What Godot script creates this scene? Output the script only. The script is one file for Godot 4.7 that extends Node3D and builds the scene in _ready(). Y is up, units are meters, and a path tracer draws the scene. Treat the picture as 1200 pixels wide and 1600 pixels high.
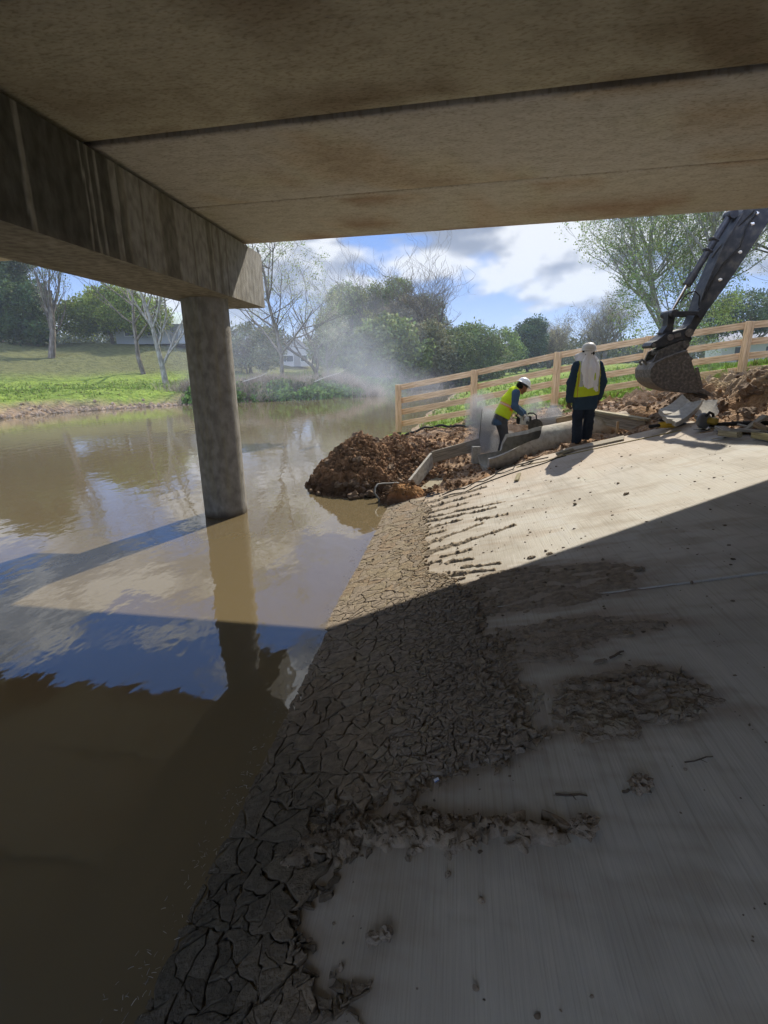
extends Node3D
# A river bank under a concrete bridge: riprap slab, drying mud, a saw crew, an excavator. f means metres in front of the camera (z = -f), y = 0 is the water.

var rng := RandomNumberGenerator.new()
var M := {}
var nz := FastNoiseLite.new()      # soft hills, about 1 m
var cell := FastNoiseLite.new()    # clods
var taken := {}

class MB:
	var v := PackedVector3Array()
	var c := PackedColorArray()
	var uv := PackedVector2Array()
	var i := PackedInt32Array()
	var col := Color.WHITE
	var o := Vector3.ZERO
	func p(a: Vector3, t := Vector2.ZERO) -> int:
		v.append(a - o); c.append(col); uv.append(t)
		return v.size() - 1
	func tri(a: Vector3, b: Vector3, d: Vector3) -> void:
		var k := p(a); p(b); p(d)
		i.append_array([k, k + 1, k + 2])
	func quad(a: Vector3, b: Vector3, d: Vector3, e: Vector3) -> void:
		var k := p(a, Vector2(0, 0)); p(b, Vector2(1, 0)); p(d, Vector2(1, 1)); p(e, Vector2(0, 1))
		i.append_array([k, k + 1, k + 2, k, k + 2, k + 3])
	# a box with chamfered edges, centred on x
	func box(x: Transform3D, s: Vector3, bev := 0.0) -> void:
		var h := s / 2
		var b := minf(bev, minf(h.x, minf(h.y, h.z)) * 0.8)
		for ax in 3:
			var a1 := (ax + 1) % 3
			var a2 := (ax + 2) % 3
			for sg in [-1.0, 1.0]:
				var q := []
				for k in [[-1, -1], [1, -1], [1, 1], [-1, 1]]:
					var w := Vector3.ZERO
					w[ax] = sg * h[ax]; w[a1] = k[0] * sg * (h[a1] - b); w[a2] = k[1] * (h[a2] - b)
					q.append(x * w)
				quad(q[0], q[3], q[2], q[1])
		if b <= 0.0:
			return
		for ax in 3:
			var a1 := (ax + 1) % 3
			var a2 := (ax + 2) % 3
			for s1 in [-1.0, 1.0]:
				for s2 in [-1.0, 1.0]:
					var q := []
					for k in [[-1, 0], [1, 0], [1, 1], [-1, 1]]:
						var w := Vector3.ZERO
						w[ax] = k[0] * (h[ax] - b)
						w[a1] = s1 * (h[a1] - (b if k[1] == 1 else 0.0)); w[a2] = s2 * (h[a2] - (0.0 if k[1] == 1 else b))
						q.append(x * w)
					if s1 * s2 > 0: quad(q[0], q[3], q[2], q[1])
					else: quad(q[0], q[1], q[2], q[3])
		for s1 in [-1.0, 1.0]:
			for s2 in [-1.0, 1.0]:
				for s3 in [-1.0, 1.0]:
					var a := x * Vector3(s1 * h.x, s2 * (h.y - b), s3 * (h.z - b))
					var d := x * Vector3(s1 * (h.x - b), s2 * h.y, s3 * (h.z - b))
					var e := x * Vector3(s1 * (h.x - b), s2 * (h.y - b), s3 * h.z)
					if s1 * s2 * s3 > 0: tri(a, e, d)
					else: tri(a, d, e)
	func tube(path: Array, rad: Array, sides := 8, cap := true, flat := 1.0) -> void:
		var n := path.size()
		var up := Vector3.UP
		var d0: Vector3 = (path[1] - path[0]).normalized()
		if absf(d0.dot(up)) > 0.95: up = Vector3.RIGHT
		var s := d0.cross(up).normalized()
		var first := v.size()
		for k in n:
			var d: Vector3 = (path[mini(k + 1, n - 1)] - path[maxi(k - 1, 0)]).normalized()
			s = (s - d * s.dot(d)).normalized()
			var t := d.cross(s)
			for m in sides:
				var a := TAU * m / sides
				p(path[k] + (s * cos(a) + t * sin(a) * flat) * rad[mini(k, rad.size() - 1)], Vector2(float(m) / sides, k))
		for k in n - 1:
			for m in sides:
				var a := first + k * sides + m
				var b := first + k * sides + (m + 1) % sides
				i.append_array([a, a + sides, b, b, a + sides, b + sides])
		if cap:
			for e in [0, n - 1]:
				var f0 := v.size()
				for m in sides: p(v[first + e * sides + m] + o)
				for m in range(1, sides - 1):
					if e == 0: i.append_array([f0, f0 + m, f0 + m + 1])
					else: i.append_array([f0, f0 + m + 1, f0 + m])
	func lathe(x: Transform3D, prof: Array, sides := 24) -> void:
		var first := v.size()
		for q in prof:
			for m in sides + 1:
				var a := TAU * m / sides
				p(x * Vector3(cos(a) * q[0], q[1], sin(a) * q[0]), Vector2(float(m) / sides, q[1]))
		for k in prof.size() - 1:
			for m in sides:
				var a := first + k * (sides + 1) + m
				i.append_array([a, a + 1, a + sides + 1, a + 1, a + sides + 2, a + sides + 1])
	# a polygon in the xy plane of x, drawn out along its z
	func prism(x: Transform3D, poly: Array, z0: float, z1: float) -> void:
		var pp := PackedVector2Array(poly)
		var t := Geometry2D.triangulate_polygon(pp)
		for z in [z0, z1]:
			var f0 := v.size()
			for q in pp: p(x * Vector3(q.x, q.y, z), q)
			for k in range(0, t.size(), 3):
				if (z == z0): i.append_array([f0 + t[k], f0 + t[k + 1], f0 + t[k + 2]])
				else: i.append_array([f0 + t[k], f0 + t[k + 2], f0 + t[k + 1]])
		for k in pp.size():
			var a := pp[k]
			var b := pp[(k + 1) % pp.size()]
			quad(x * Vector3(a.x, a.y, z0), x * Vector3(b.x, b.y, z0), x * Vector3(b.x, b.y, z1), x * Vector3(a.x, a.y, z1))
	# a knobbly lump: a ball pushed about by noise, faceted when flat
	func lump(at: Vector3, r: Vector3, ns: FastNoiseLite, sd: float, rough := 0.35, nu := 9, nv := 6, turn := 0.0) -> void:
		var first := v.size()
		var bs := Basis(Vector3.UP, turn)
		for a in nv + 1:
			for b in nu:
				var th := PI * a / nv
				var ph := TAU * (b + 0.5 * (a % 2)) / nu
				var d := Vector3(sin(th) * cos(ph), cos(th), sin(th) * sin(ph))
				var k := 1.0 + rough * ns.get_noise_3d(d.x * 1.3 + sd * 7.1, d.y * 1.3 + sd * 3.7, d.z * 1.3)
				p(at + bs * (d * k * r))
		for a in nv:
			for b in nu:
				var q := first + a * nu + b
				var w := first + a * nu + (b + 1) % nu
				i.append_array([q, w, q + nu, w, w + nu, q + nu])
	func grid(nu: int, nv: int, at: Callable) -> void:
		var first := v.size()
		for b in nv + 1:
			for a in nu + 1:
				var q: Array = at.call(a, b)
				p(q[0], q[1])
		for b in nv:
			for a in nu:
				var k := first + b * (nu + 1) + a
				i.append_array([k, k + nu + 1, k + 1, k + 1, k + nu + 1, k + nu + 2])
	func flat() -> void:   # every face on vertices of its own
		var v2 := PackedVector3Array(); var c2 := PackedColorArray(); var u2 := PackedVector2Array()
		for k in i: v2.append(v[k]); c2.append(c[k]); u2.append(uv[k])
		v = v2; c = c2; uv = u2
		i = PackedInt32Array(range(v.size()))
	func mesh() -> ArrayMesh:
		var n := PackedVector3Array()
		n.resize(v.size())
		for k in range(0, i.size(), 3):
			var a := i[k]; var b := i[k + 1]; var d := i[k + 2]
			var w := (v[d] - v[a]).cross(v[b] - v[a])
			n[a] += w; n[b] += w; n[d] += w
		for k in n.size(): n[k] = n[k].normalized() if n[k].length_squared() > 1e-20 else Vector3.UP
		var ar := []
		ar.resize(Mesh.ARRAY_MAX)
		ar[Mesh.ARRAY_VERTEX] = v; ar[Mesh.ARRAY_NORMAL] = n; ar[Mesh.ARRAY_COLOR] = c; ar[Mesh.ARRAY_TEX_UV] = uv; ar[Mesh.ARRAY_INDEX] = i
		var m := ArrayMesh.new()
		m.add_surface_from_arrays(Mesh.PRIMITIVE_TRIANGLES, ar)
		return m

# ---------- naming and adding ----------
func numbered(called: String) -> String:
	var k: int = taken.get(called, 0)
	taken[called] = k + 1
	return called if k == 0 else "%s_%03d" % [called, k]

func tag(o: Node3D, label: String, category := "", group := "", kind := "") -> Node3D:
	if label: o.set_meta("label", label)
	if category: o.set_meta("category", category)
	if group: o.set_meta("group", group)
	if kind: o.set_meta("kind", kind)
	return o

func thing(called: String, label: String, category: String, at := Vector3.ZERO, turn := 0.0, group := "") -> Node3D:
	var o := Node3D.new()
	o.name = numbered(called)
	o.position = at; o.rotation.y = turn
	add_child(o)
	return tag(o, label, category, group)

func put(called: String, m, mat: Material, parent: Node3D = self) -> MeshInstance3D:
	var o := MeshInstance3D.new()
	o.mesh = m.mesh() if m is MB else m
	o.material_override = mat
	if parent == self:
		o.name = numbered(called)
	else:
		var k := 0
		var w := called
		while parent.has_node(w):
			k += 1
			w = "%s_%03d" % [called, k]
		o.name = w
	parent.add_child(o)
	return o

func mb(o := Vector3.ZERO, col := Color.WHITE) -> MB:
	var m := MB.new()
	m.o = o; m.col = col
	return m

func P(x: float, y: float, f: float) -> Vector3:
	return Vector3(x, y, -f)

func X(at: Vector3, yaw := 0.0, pitch := 0.0, roll := 0.0) -> Transform3D:
	return Transform3D(Basis.from_euler(Vector3(pitch, yaw, roll)), at)

# a transform whose x axis runs from a to b, y as near up as it can
func along(a: Vector3, b: Vector3, up := Vector3.UP) -> Transform3D:
	var x := (b - a).normalized()
	var z := x.cross(up).normalized()
	return Transform3D(Basis(x, z.cross(x), z), (a + b) / 2)

# ---------- materials ----------
func noise_tex(freq: float, oct: int, cols: Array, size := 512, sd := 1, type := FastNoiseLite.TYPE_SIMPLEX_SMOOTH, h := 0) -> NoiseTexture2D:
	var n := FastNoiseLite.new()
	n.noise_type = type; n.frequency = freq; n.fractal_octaves = oct; n.seed = sd
	if type == FastNoiseLite.TYPE_CELLULAR:
		n.cellular_return_type = FastNoiseLite.RETURN_DISTANCE2_SUB
	var t := NoiseTexture2D.new()
	t.width = size; t.height = h if h else size; t.seamless = true; t.noise = n
	if cols.size():
		var g := Gradient.new()
		var off := PackedFloat32Array(); var cc := PackedColorArray()
		for k in cols.size():
			off.append(cols[k][0]); cc.append((cols[k][1] as Color).linear_to_srgb())
		g.offsets = off; g.colors = cc
		t.color_ramp = g
	return t

func L(r: float, g: float, b: float) -> Color:
	return Color(r, g, b)

func mat(c: Color, rough := 0.85, spec := 0.4) -> StandardMaterial3D:
	var m := StandardMaterial3D.new()
	m.albedo_color = c.linear_to_srgb()
	m.roughness = rough; m.metallic_specular = spec
	m.vertex_color_use_as_albedo = true
	return m

# a rough stuff with a tone texture and a relief, laid by world or object planes
func rough_mat(tone: Texture2D, relief: Texture2D, scale: Vector3, depth_cm: float, rough := 0.9, world := true) -> StandardMaterial3D:
	var m := mat(Color.WHITE, rough, 0.3)
	m.albedo_texture = tone
	m.uv1_triplanar = true; m.uv1_world_triplanar = world; m.uv1_scale = scale
	if relief:
		m.heightmap_enabled = true; m.heightmap_texture = relief; m.heightmap_scale = depth_cm
	return m

func metal(c: Color, rough := 0.4, met := 1.0) -> StandardMaterial3D:
	var m := mat(c, rough, 0.5)
	m.metallic = met
	return m

func ss(a: float, b: float, x: float) -> float:
	return smoothstep(a, b, x)

const H := 2.43
var sun_dir := Vector3(0.4695, 0.90, -0.8755).normalized()   # towards the sun

func _ready() -> void:
	rng.seed = 7
	# --- camera ---
	var cam := Camera3D.new()
	cam.name = "camera"
	cam.fov = rad_to_deg(2.0 * atan(800.0 / 820.0))
	cam.near = 0.05; cam.far = 900.0
	cam.transform = Transform3D(Basis(Vector3.RIGHT, deg_to_rad(-15.5)) * Basis(Vector3.BACK, deg_to_rad(-1.2)), P(0, H, 0))
	add_child(cam)
	# --- sky, air, exposure ---
	var we := WorldEnvironment.new()
	we.name = "world_environment"
	var e := Environment.new()
	e.background_mode = Environment.BG_SKY
	var sky := Sky.new()
	var sm := PanoramaSkyMaterial.new()
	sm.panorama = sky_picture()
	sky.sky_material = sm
	e.sky = sky
	e.background_energy_multiplier = 1.0
	e.tonemap_mode = Environment.TONE_MAPPER_LINEAR
	e.tonemap_exposure = 3.5
	e.sdfgi_enabled = true; e.ssao_enabled = true; e.ssil_enabled = true
	e.fog_enabled = true; e.fog_density = 0.0011; e.fog_light_color = Color(.86, .9, .95)
	e.volumetric_fog_enabled = true; e.volumetric_fog_density = 0.0
	we.environment = e
	add_child(we)
	# --- sun ---
	var sun := DirectionalLight3D.new()
	sun.name = "sun"
	sun.light_energy = 0.60; sun.light_color = Color(1.0, 0.965, 0.90)
	sun.light_angular_distance = 0.5; sun.shadow_enabled = true
	sun.look_at_from_position(Vector3.ZERO, -sun_dir)
	add_child(sun)

	nz.noise_type = FastNoiseLite.TYPE_SIMPLEX_SMOOTH; nz.frequency = 1.0; nz.fractal_octaves = 4; nz.seed = 5
	cell.noise_type = FastNoiseLite.TYPE_CELLULAR; cell.frequency = 1.0; cell.seed = 9; cell.fractal_type = FastNoiseLite.FRACTAL_NONE
	cell.cellular_return_type = FastNoiseLite.RETURN_DISTANCE
	make_materials()
	build_ground()
	build_water()
	build_slab()
	build_bridge()
	build_dig()
	build_trees()
	build_houses()
	build_weeds()
	build_mud()
	build_fence()
	build_trench_things()
	build_excavator()
	build_yard_bits()
	build_slab_bits()
	build_people()
	build_dust()

# cumulus over a pale blue sky, with extra glow added round the sun to fill the shade
func sky_picture() -> ImageTexture:
	var w := 2048
	var h := 1024
	var im := Image.create(w, h, false, Image.FORMAT_RGBF)
	var a := FastNoiseLite.new()
	a.noise_type = FastNoiseLite.TYPE_SIMPLEX_SMOOTH; a.frequency = 1.0; a.fractal_octaves = 7; a.fractal_gain = 0.52; a.seed = 21
	var b := FastNoiseLite.new()
	b.noise_type = FastNoiseLite.TYPE_SIMPLEX_SMOOTH; b.frequency = 0.45; b.fractal_octaves = 2; b.seed = 4
	var sd := Vector2(sun_dir.x, -sun_dir.z).normalized()
	for y in h / 2:
		var el := (0.5 - (y + 0.5) / h) * PI
		var up := sin(el)
		var k := 1.0 / (up + 0.42)
		for x in w:
			var az := ((x + 0.5) / w - 0.5) * TAU
			var d := Vector2(sin(az), cos(az)) * cos(el)
			var q := d * k * 2.1
			# the vertical stretch keeps heaps tall near the horizon
			var n := a.get_noise_3d(q.x, q.y, up * 5.5) + 0.34 * b.get_noise_2d(q.x * 1.3, q.y * 1.3) + 0.15
			var cov := clampf(n * 4.5, 0.0, 1.0)
			var n2 := a.get_noise_3d(q.x + sd.x * 0.08, q.y + sd.y * 0.08, (up + 0.045) * 5.5)
			var lit := clampf(0.55 + (n - 0.15 - n2) * 2.8 - maxf(n - 0.12, 0.0) * 0.75, 0.12, 1.0)
			var hz := pow(1.0 - up, 8.0)
			var blue := Color(0.062, 0.135, 0.33).lerp(Color(0.28, 0.37, 0.50), hz)
			var glow := maxf(d.x * sun_dir.x + d.y * -sun_dir.z + up * sun_dir.y, 0.0)  # added sky brightness, mostly hidden above the deck, lighting the slope beneath it
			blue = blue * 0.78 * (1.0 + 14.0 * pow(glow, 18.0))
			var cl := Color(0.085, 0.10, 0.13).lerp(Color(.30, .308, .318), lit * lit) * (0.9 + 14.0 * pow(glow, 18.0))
			cl = cl.lerp(Color(0.30, 0.34, 0.40), hz * 0.5)
			var o := blue.lerp(cl, cov * (1.0 - 0.4 * hz))
			im.set_pixel(x, y, o)
	im.fill_rect(Rect2i(0, h / 2, w, h / 2), Color(0.16, 0.15, 0.11))
	return ImageTexture.create_from_image(im)

func make_materials() -> void:
	var fine := noise_tex(0.02, 5, [], 512, 3)
	var fine2 := noise_tex(0.05, 4, [], 512, 31)
	M.fine = fine
	var dirt_tone := noise_tex(0.006, 6, [[0.2, L(.17, .118, .078)], [0.45, L(.26, .19, .13)], [0.6, L(.33, .245, .175)], [0.8, L(.42, .32, .235)]], 1024, 11)
	M.dirt = rough_mat(dirt_tone, fine2, Vector3(.7, .7, .7), 3.0, 0.95)
	M.clod = rough_mat(dirt_tone, fine2, Vector3(1.3, 1.3, 1.3), 1.2, 0.95, false)
	var mud_tone := noise_tex(0.008, 6, [[0.2, L(.19, .158, .122)], [0.5, L(.255, .212, .163)], [0.8, L(.32, .265, .205)]], 1024, 12)
	M.mud = rough_mat(mud_tone, fine2, Vector3(1.6, 1.6, 1.6), 0.8, 0.9)
	var conc := noise_tex(0.008, 6, [[0.2, L(.30, .285, .25)], [0.5, L(.42, .40, .355)], [0.8, L(.49, .465, .42)]], 1024, 13)
	var brush := noise_tex(0.03, 4, [], 512, 14)
	# slab: the finishing lines run along v
	var s := mat(Color.WHITE, 0.85, 0.35)
	s.albedo_texture = noise_tex(0.02, 5, [[0.15, L(.475, .46, .425)], [0.5, L(.50, .485, .45)], [0.85, L(.525, .51, .47)]], 1024, 15)
	s.uv1_scale = Vector3(4.3, 0.11, 1)
	s.heightmap_enabled = true; s.heightmap_texture = brush; s.heightmap_scale = 0.16
	s.detail_enabled = true; s.detail_blend_mode = BaseMaterial3D.BLEND_MODE_MUL
	s.detail_albedo = noise_tex(0.006, 6, [[0.15, L(.88, .87, .85)], [0.35, L(.98, .98, .98)], [0.7, L(1, 1, 1)]], 1024, 16)
	s.detail_uv_layer = BaseMaterial3D.DETAIL_UV_1
	M.slab = s
	M.concrete = rough_mat(conc, fine2, Vector3(.9, .9, .9), 0.4, 0.9, false)
	# soffit: form marks and stains run along u
	var so := mat(Color.WHITE, 0.9, 0.25)
	so.albedo_texture = noise_tex(0.011, 6, [[0.2, L(.46, .44, .395)], [0.4, L(.51, .49, .445)], [0.55, L(.535, .515, .47)], [0.8, L(.56, .54, .50)]], 1024, 17)
	so.uv1_scale = Vector3(0.3, 0.6, 1)
	so.heightmap_enabled = true; so.heightmap_texture = fine2; so.heightmap_scale = 0.5
	so.detail_enabled = true; so.detail_blend_mode = BaseMaterial3D.BLEND_MODE_MUL
	so.detail_albedo = noise_tex(0.05, 5, [[0.2, L(.72, .69, .64)], [0.4, L(.95, .94, .92)], [0.6, L(1, 1, 1)]], 1024, 27)
	M.soffit = so
	var cp := rough_mat(noise_tex(0.012, 5, [[0.2, L(.20, .19, .172)], [0.5, L(.265, .255, .232)], [0.8, L(.33, .32, .295)]], 512, 18), fine2, Vector3(1.2, .6, 1.2), 0.35, 0.9)
	M.cap = cp
	var gr := rough_mat(noise_tex(0.01, 6, [[0.2, L(.55, .55, .55)], [0.5, L(.85, .85, .85)], [0.8, L(1, 1, 1)]], 1024, 19), fine2, Vector3(.12, .12, .12), 20.0, 0.95)
	M.ground = gr
	var wd := noise_tex(0.012, 5, [[0.15, L(.42, .275, .145)], [0.45, L(.60, .42, .245)], [0.6, L(.66, .475, .285)], [0.85, L(.74, .56, .36)]], 512, 20)
	M.wood = rough_mat(wd, fine, Vector3(.35, 5, 5), 0.15, 0.8, false)
	M.old_wood = rough_mat(noise_tex(0.012, 5, [[0.15, L(.20, .17, .13)], [0.5, L(.34, .30, .24)], [0.85, L(.46, .41, .33)]], 512, 22), fine, Vector3(.35, 6, 6), 0.2, 0.85, false)
	M.bark = rough_mat(noise_tex(0.02, 5, [[0.2, L(.085, .07, .052)], [0.6, L(.16, .135, .105)], [0.85, L(.27, .24, .20)]], 256, 23), null, Vector3(.8, .2, .8), 1.0, 0.95)
	M.pale_bark = rough_mat(noise_tex(0.02, 4, [[0.2, L(.15, .135, .11)], [0.5, L(.27, .25, .21)], [0.8, L(.38, .36, .31)]], 256, 24), null, Vector3(.8, .25, .8), 1.0, 0.9)
	var lf := mat(Color.WHITE, 0.65, 0.3)
	lf.backlight_enabled = true; lf.backlight = Color(.75, .75, .75)
	M.leaf = lf
	M.steel = metal(L(.60, .60, .62), 0.25)
	M.black = mat(L(.018, .018, .02), 0.5)
	M.rubber = mat(L(.02, .02, .02), 0.7)
	M.plain = mat(Color.WHITE, 0.85, 0.3)
	M.cloth = mat(Color.WHITE, 0.95, 0.15)
	M.gloss = mat(Color.WHITE, 0.35, 0.5)
	var rust := rough_mat(noise_tex(0.012, 5, [[0.2, L(.105, .098, .09)], [0.5, L(.145, .135, .124)], [0.7, L(.18, .165, .148)], [0.9, L(.27, .25, .225)]], 512, 25), fine2, Vector3(2.2, 2.2, 2.2), 0.3, 0.7, false)
	rust.metallic = 0.2
	M.worn = rust
	M.machine = rough_mat(noise_tex(0.01, 5, [[0.2, L(.040, .044, .053)], [0.6, L(.060, .064, .074)], [0.85, L(.10, .098, .095)]], 512, 26), null, Vector3(1, 1, 1), 0.0, 0.42, false)

# ---------- the lie of the land ----------
var left_shore := [Vector2(-19, -60), Vector2(-20, 0), Vector2(-22, 20), Vector2(-21.6, 30), Vector2(-20.2, 34), Vector2(-17.5, 36.9), Vector2(-14.6, 39.2), Vector2(-9.7, 41.2), Vector2(-4.9, 42.8), Vector2(-2, 45.4), Vector2(1.5, 53), Vector2(6.8, 68), Vector2(16, 95), Vector2(33, 150), Vector2(90, 320)]
var right_shore := [Vector2(-9.5, -60), Vector2(-1.0, 1), Vector2(0.2, 9), Vector2(-1.0, 11), Vector2(-1.3, 12.5), Vector2(-0.2, 14.0), Vector2(0.5, 16), Vector2(1.07, 20.7), Vector2(2.33, 28.4), Vector2(3.84, 34.3), Vector2(5.3, 42.6), Vector2(8.5, 57), Vector2(12.6, 75), Vector2(20, 104), Vector2(37, 150), Vector2(94, 320)]

func shore_x(line: Array, f: float) -> float:
	for k in line.size() - 1:
		if f < line[k + 1].y:
			return lerpf(line[k].x, line[k + 1].x, (f - line[k].y) / (line[k + 1].y - line[k].y))
	return line[-1].x

func shore_d(line: Array, q: Vector2) -> float:
	var best := 1e9
	for k in line.size() - 1:
		best = minf(best, q.distance_to(Geometry2D.get_closest_point_to_segment(q, line[k], line[k + 1])))
	return best

func slab_y(x: float, f: float) -> float:
	return 0.30 * (x + 1.1025 - 0.14 * f)

# [height, how bare the earth is]
func land(x: float, f: float) -> Array:
	var q := Vector2(x, f)
	var xl := shore_x(left_shore, f)
	var xr := shore_x(right_shore, f)
	var n := nz.get_noise_2d(x * 0.12, f * 0.12)
	if x > xl and x < xr:
		var dd := minf(shore_d(left_shore, q), shore_d(right_shore, q))
		return [-0.05 - minf(dd * 0.4, 1.2), 1.0]
	if x <= xl:
		var d := shore_d(left_shore, q)
		var h := 0.85 * ss(0.0, 1.8, d) + 0.25 * ss(1.5, 5.0, d) + 0.9 * ss(5, 22, d)
		h += 3.9 * ss(2.0, -26.0, x) * ss(15.0, 36.0, d)
		h += n * 0.25 * ss(0.5, 4.0, d) + 0.10 * nz.get_noise_2d(x * 0.9, f * 0.9) * ss(0.2, 1.0, d)
		return [h, (1.0 - ss(.5, 1.7, d + n * 1.5)) * ss(-4, -9, x)]
	var d2 := shore_d(right_shore, q)
	if f < 14.0:
		return [minf(0.3 * d2, 1.5) - 0.5, 1.0]
	var h2 := 0.30 * ss(0.0, 1.2, d2) + minf(0.125 * d2, 1.75) + 0.08 * nz.get_noise_2d(x * 0.7, f * 0.7)
	return [h2 * ss(-0.2, 0.6, d2), 1.0 - ss(0.4, 1.6, d2)]

func steps(a: float, b: float, fine0: float, fine1: float, s: float) -> Array:
	var out := []
	var q := fine0
	var d := s
	while q > a:
		d *= 1.13
		q -= d
		out.push_front(q)
	q = fine0
	while q < fine1:
		out.append(q)
		q += s
	d = s
	while q < b:
		out.append(q)
		d *= 1.13
		q += d
	return out

func build_ground() -> void:
	var xs := steps(-260.0, 260.0, -34.0, 22.0, 0.55)
	var fs := steps(-60.0, 420.0, 13.0, 62.0, 0.55)
	var m := mb()
	var bare := L(.30, .215, .14)
	m.grid(xs.size() - 1, fs.size() - 1, func(a, b):
		var x: float = xs[a]
		var f: float = fs[b]
		var h = land(x, f)
		var lawn := L(.21, .285, .045)
		var dl := ss(15.0, 21.0, shore_d(left_shore, Vector2(x, f))) if x < shore_x(left_shore, f) else 0.0
		lawn = lawn.lerp(L(.135, .138, .058), dl * ss(2.0, -8.0, x))
		m.col = lawn.lerp(bare, h[1])
		return [P(x, h[0], f), Vector2(x, f)])
	tag(put("ground", m, M.ground), "grassy river banks and lawn running back to the trees", "", "", "structure")

func build_water() -> void:
	var m := mb()
	m.quad(P(-60, 0, -60), P(40, 0, -60), P(120, 0, 330), P(-60, 0, 330))
	var w := mat(L(.15, .118, .066), 0.035, 0.68)
	w.uv1_triplanar = true; w.uv1_world_triplanar = true; w.uv1_scale = Vector3(.28, .28, .16)
	w.heightmap_enabled = true
	w.heightmap_texture = noise_tex(0.0065, 4, [], 1024, 41)
	w.heightmap_scale = 0.32
	w.normal_enabled = false
	tag(put("river_water", m, w), "muddy brown river water lying almost still", "", "", "structure")

# ---------- the concrete slope ----------
func slab_p(e: float, g: float, lift := 0.0) -> Vector3:
	var x := (-1.1025 + 0.14 * g + e) / 1.0532
	return P(x, 0.30 * e + lift, g - 0.38 * x)

# where the new concrete stops; it runs less far by the water, where the trench comes down
func slab_end(e: float) -> float:
	return lerpf(9.30, 10.5, ss(.9, 2.7, e))

func slab_piece(called: String, g0: float, g1: float, tone: Color, lift: float, label: String) -> void:
	var ne := 190
	var ng := int((g1 - g0) * 28)
	var m := mb()
	m.grid(ne, ng, func(a, b):
		var e := lerpf(-1.2, 4.9, a / float(ne))
		var g := lerpf(g0, minf(g1, slab_end(e)), b / float(ng))
		var q := slab_p(e, g, lift)
		var st := nz.get_noise_2d(e * 0.9 + 30, g * 0.35)
		var k := 1.0 + 0.13 * st + .10 * nz.get_noise_2d(e * 2.7 + 80, g * 2.0)
		var w := tone * k
		# dirty, damp patches with soft uneven rims, and trickle marks down the slope
		var dmp := ss(-.02, .32, nz.get_noise_2d(e * 1.1 + 130, g * .8) + .35 * nz.get_noise_2d(e * 5 + 7, g * 4))
		w = w.lerp(Color(.66, .62, .56), .42 * dmp)
		var trick := ss(.18, .42, nz.get_noise_2d(e * .7 + 9, g * 6.5 + .4 * nz.get_noise_2d(e * 3, g * 3)))
		w = w.lerp(Color(.64, .56, .47), .35 * trick)
		# silt dried in round the mud, tan dust towards the dig
		if e < 3.2 and g > .5:
			var film := ss(-.42, .02, mud_edge(g) - e + .30 * nz.get_noise_2d(e * 2.3, g * 5.0 + 40)) * ss(-.45, .25, nz.get_noise_2d(e * 3.2, g * 8.0))
			var q2 := Vector2(e, g)
			for pk in 3:
				if (patch_box[pk] as Rect2).has_point(q2): film = maxf(film, .9 * ss(-.16, .04, patch_in(pk, q2) + .16 * nz.get_noise_2d(e * 3, g * 8)))
			w = w.lerp(Color(.56, .47, .39), .8 * film)
		var silt := ss(1.7, 0.7, e + 0.5 * nz.get_noise_2d(e * 1.5, g * 1.5 + 9))
		w = w.lerp(Color(.62, .53, .43), 0.45 * silt)
		var dust := ss(7.2, 9.6, g - 0.12 * e + 0.9 * nz.get_noise_2d(e * 1.1 + 4, g * 1.1))
		w = w.lerp(Color(.92, .74, .58), 0.6 * dust)
		# brown wash left by run-off, streaked down the slope
		var wash := ss(0.15, 0.5, nz.get_noise_2d(e * 0.55 + 70, g * 2.2))
		w = w.lerp(Color(.62, .50, .40), 0.45 * wash * ss(4.4, 2.0, e))
		w.a = 1
		m.col = w
		return [q, Vector2(e, g)])
	# the slab's thickness at its open ends
	m.col = tone * 0.9
	for g in [g0, g1]:
		for k in 12:
			var e0 := -1.2 + 6.1 * k / 12.0
			var e1 := e0 + 6.1 / 12.0
			m.quad(slab_p(e0, minf(g, slab_end(e0)), lift), slab_p(e1, minf(g, slab_end(e1)), lift), slab_p(e1, minf(g, slab_end(e1)), lift - 0.15), slab_p(e0, minf(g, slab_end(e0)), lift - 0.15))
	m.quad(slab_p(4.9, g0, lift), slab_p(4.9, g1, lift), slab_p(4.9, g1, lift - 0.15), slab_p(4.9, g0, lift - 0.15))
	tag(put(called, m, M.slab), label, "", "", "structure")

func build_slab() -> void:
	for k in patches.size():
		var bx := Rect2(patches[k][0], Vector2.ZERO)
		for q in patches[k]: bx = bx.expand(q)
		patch_box.append(bx.grow(.2))
	slab_piece("old_concrete_slope", -6.0, 4.40, Color(.93, .90, .84), 0.0, "older grey broomed concrete slope under the bridge")
	slab_piece("new_concrete_slope", 4.415, 10.5, Color(1.0, .98, .95), 0.012, "paler new concrete slope beyond the joint, half in sun")
	# the bench above the slope and the abutment that closes the bridge there, both outside the picture
	var m := mb()
	m.grid(12, 40, func(a, b):
		var g := lerpf(-6.0, 10.0, b / 40.0)
		var q := slab_p(4.86, g, -0.01)
		return [q + Vector3(0.6 * a, 0.02 * nz.get_noise_2d(a, b), 0), Vector2.ZERO])
	tag(put("dirt_bench", m, M.dirt), "bare earth along the top of the slope", "", "", "structure")

# ---------- the bridge ----------
func deck_p(s: float, n: float, y: float) -> Vector3:   # s along the traffic, n towards the camera from the far edge
	return P(s * 0.9806 - n * 0.1961, y, 9.29 - s * 0.1961 - n * 0.9806)

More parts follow.
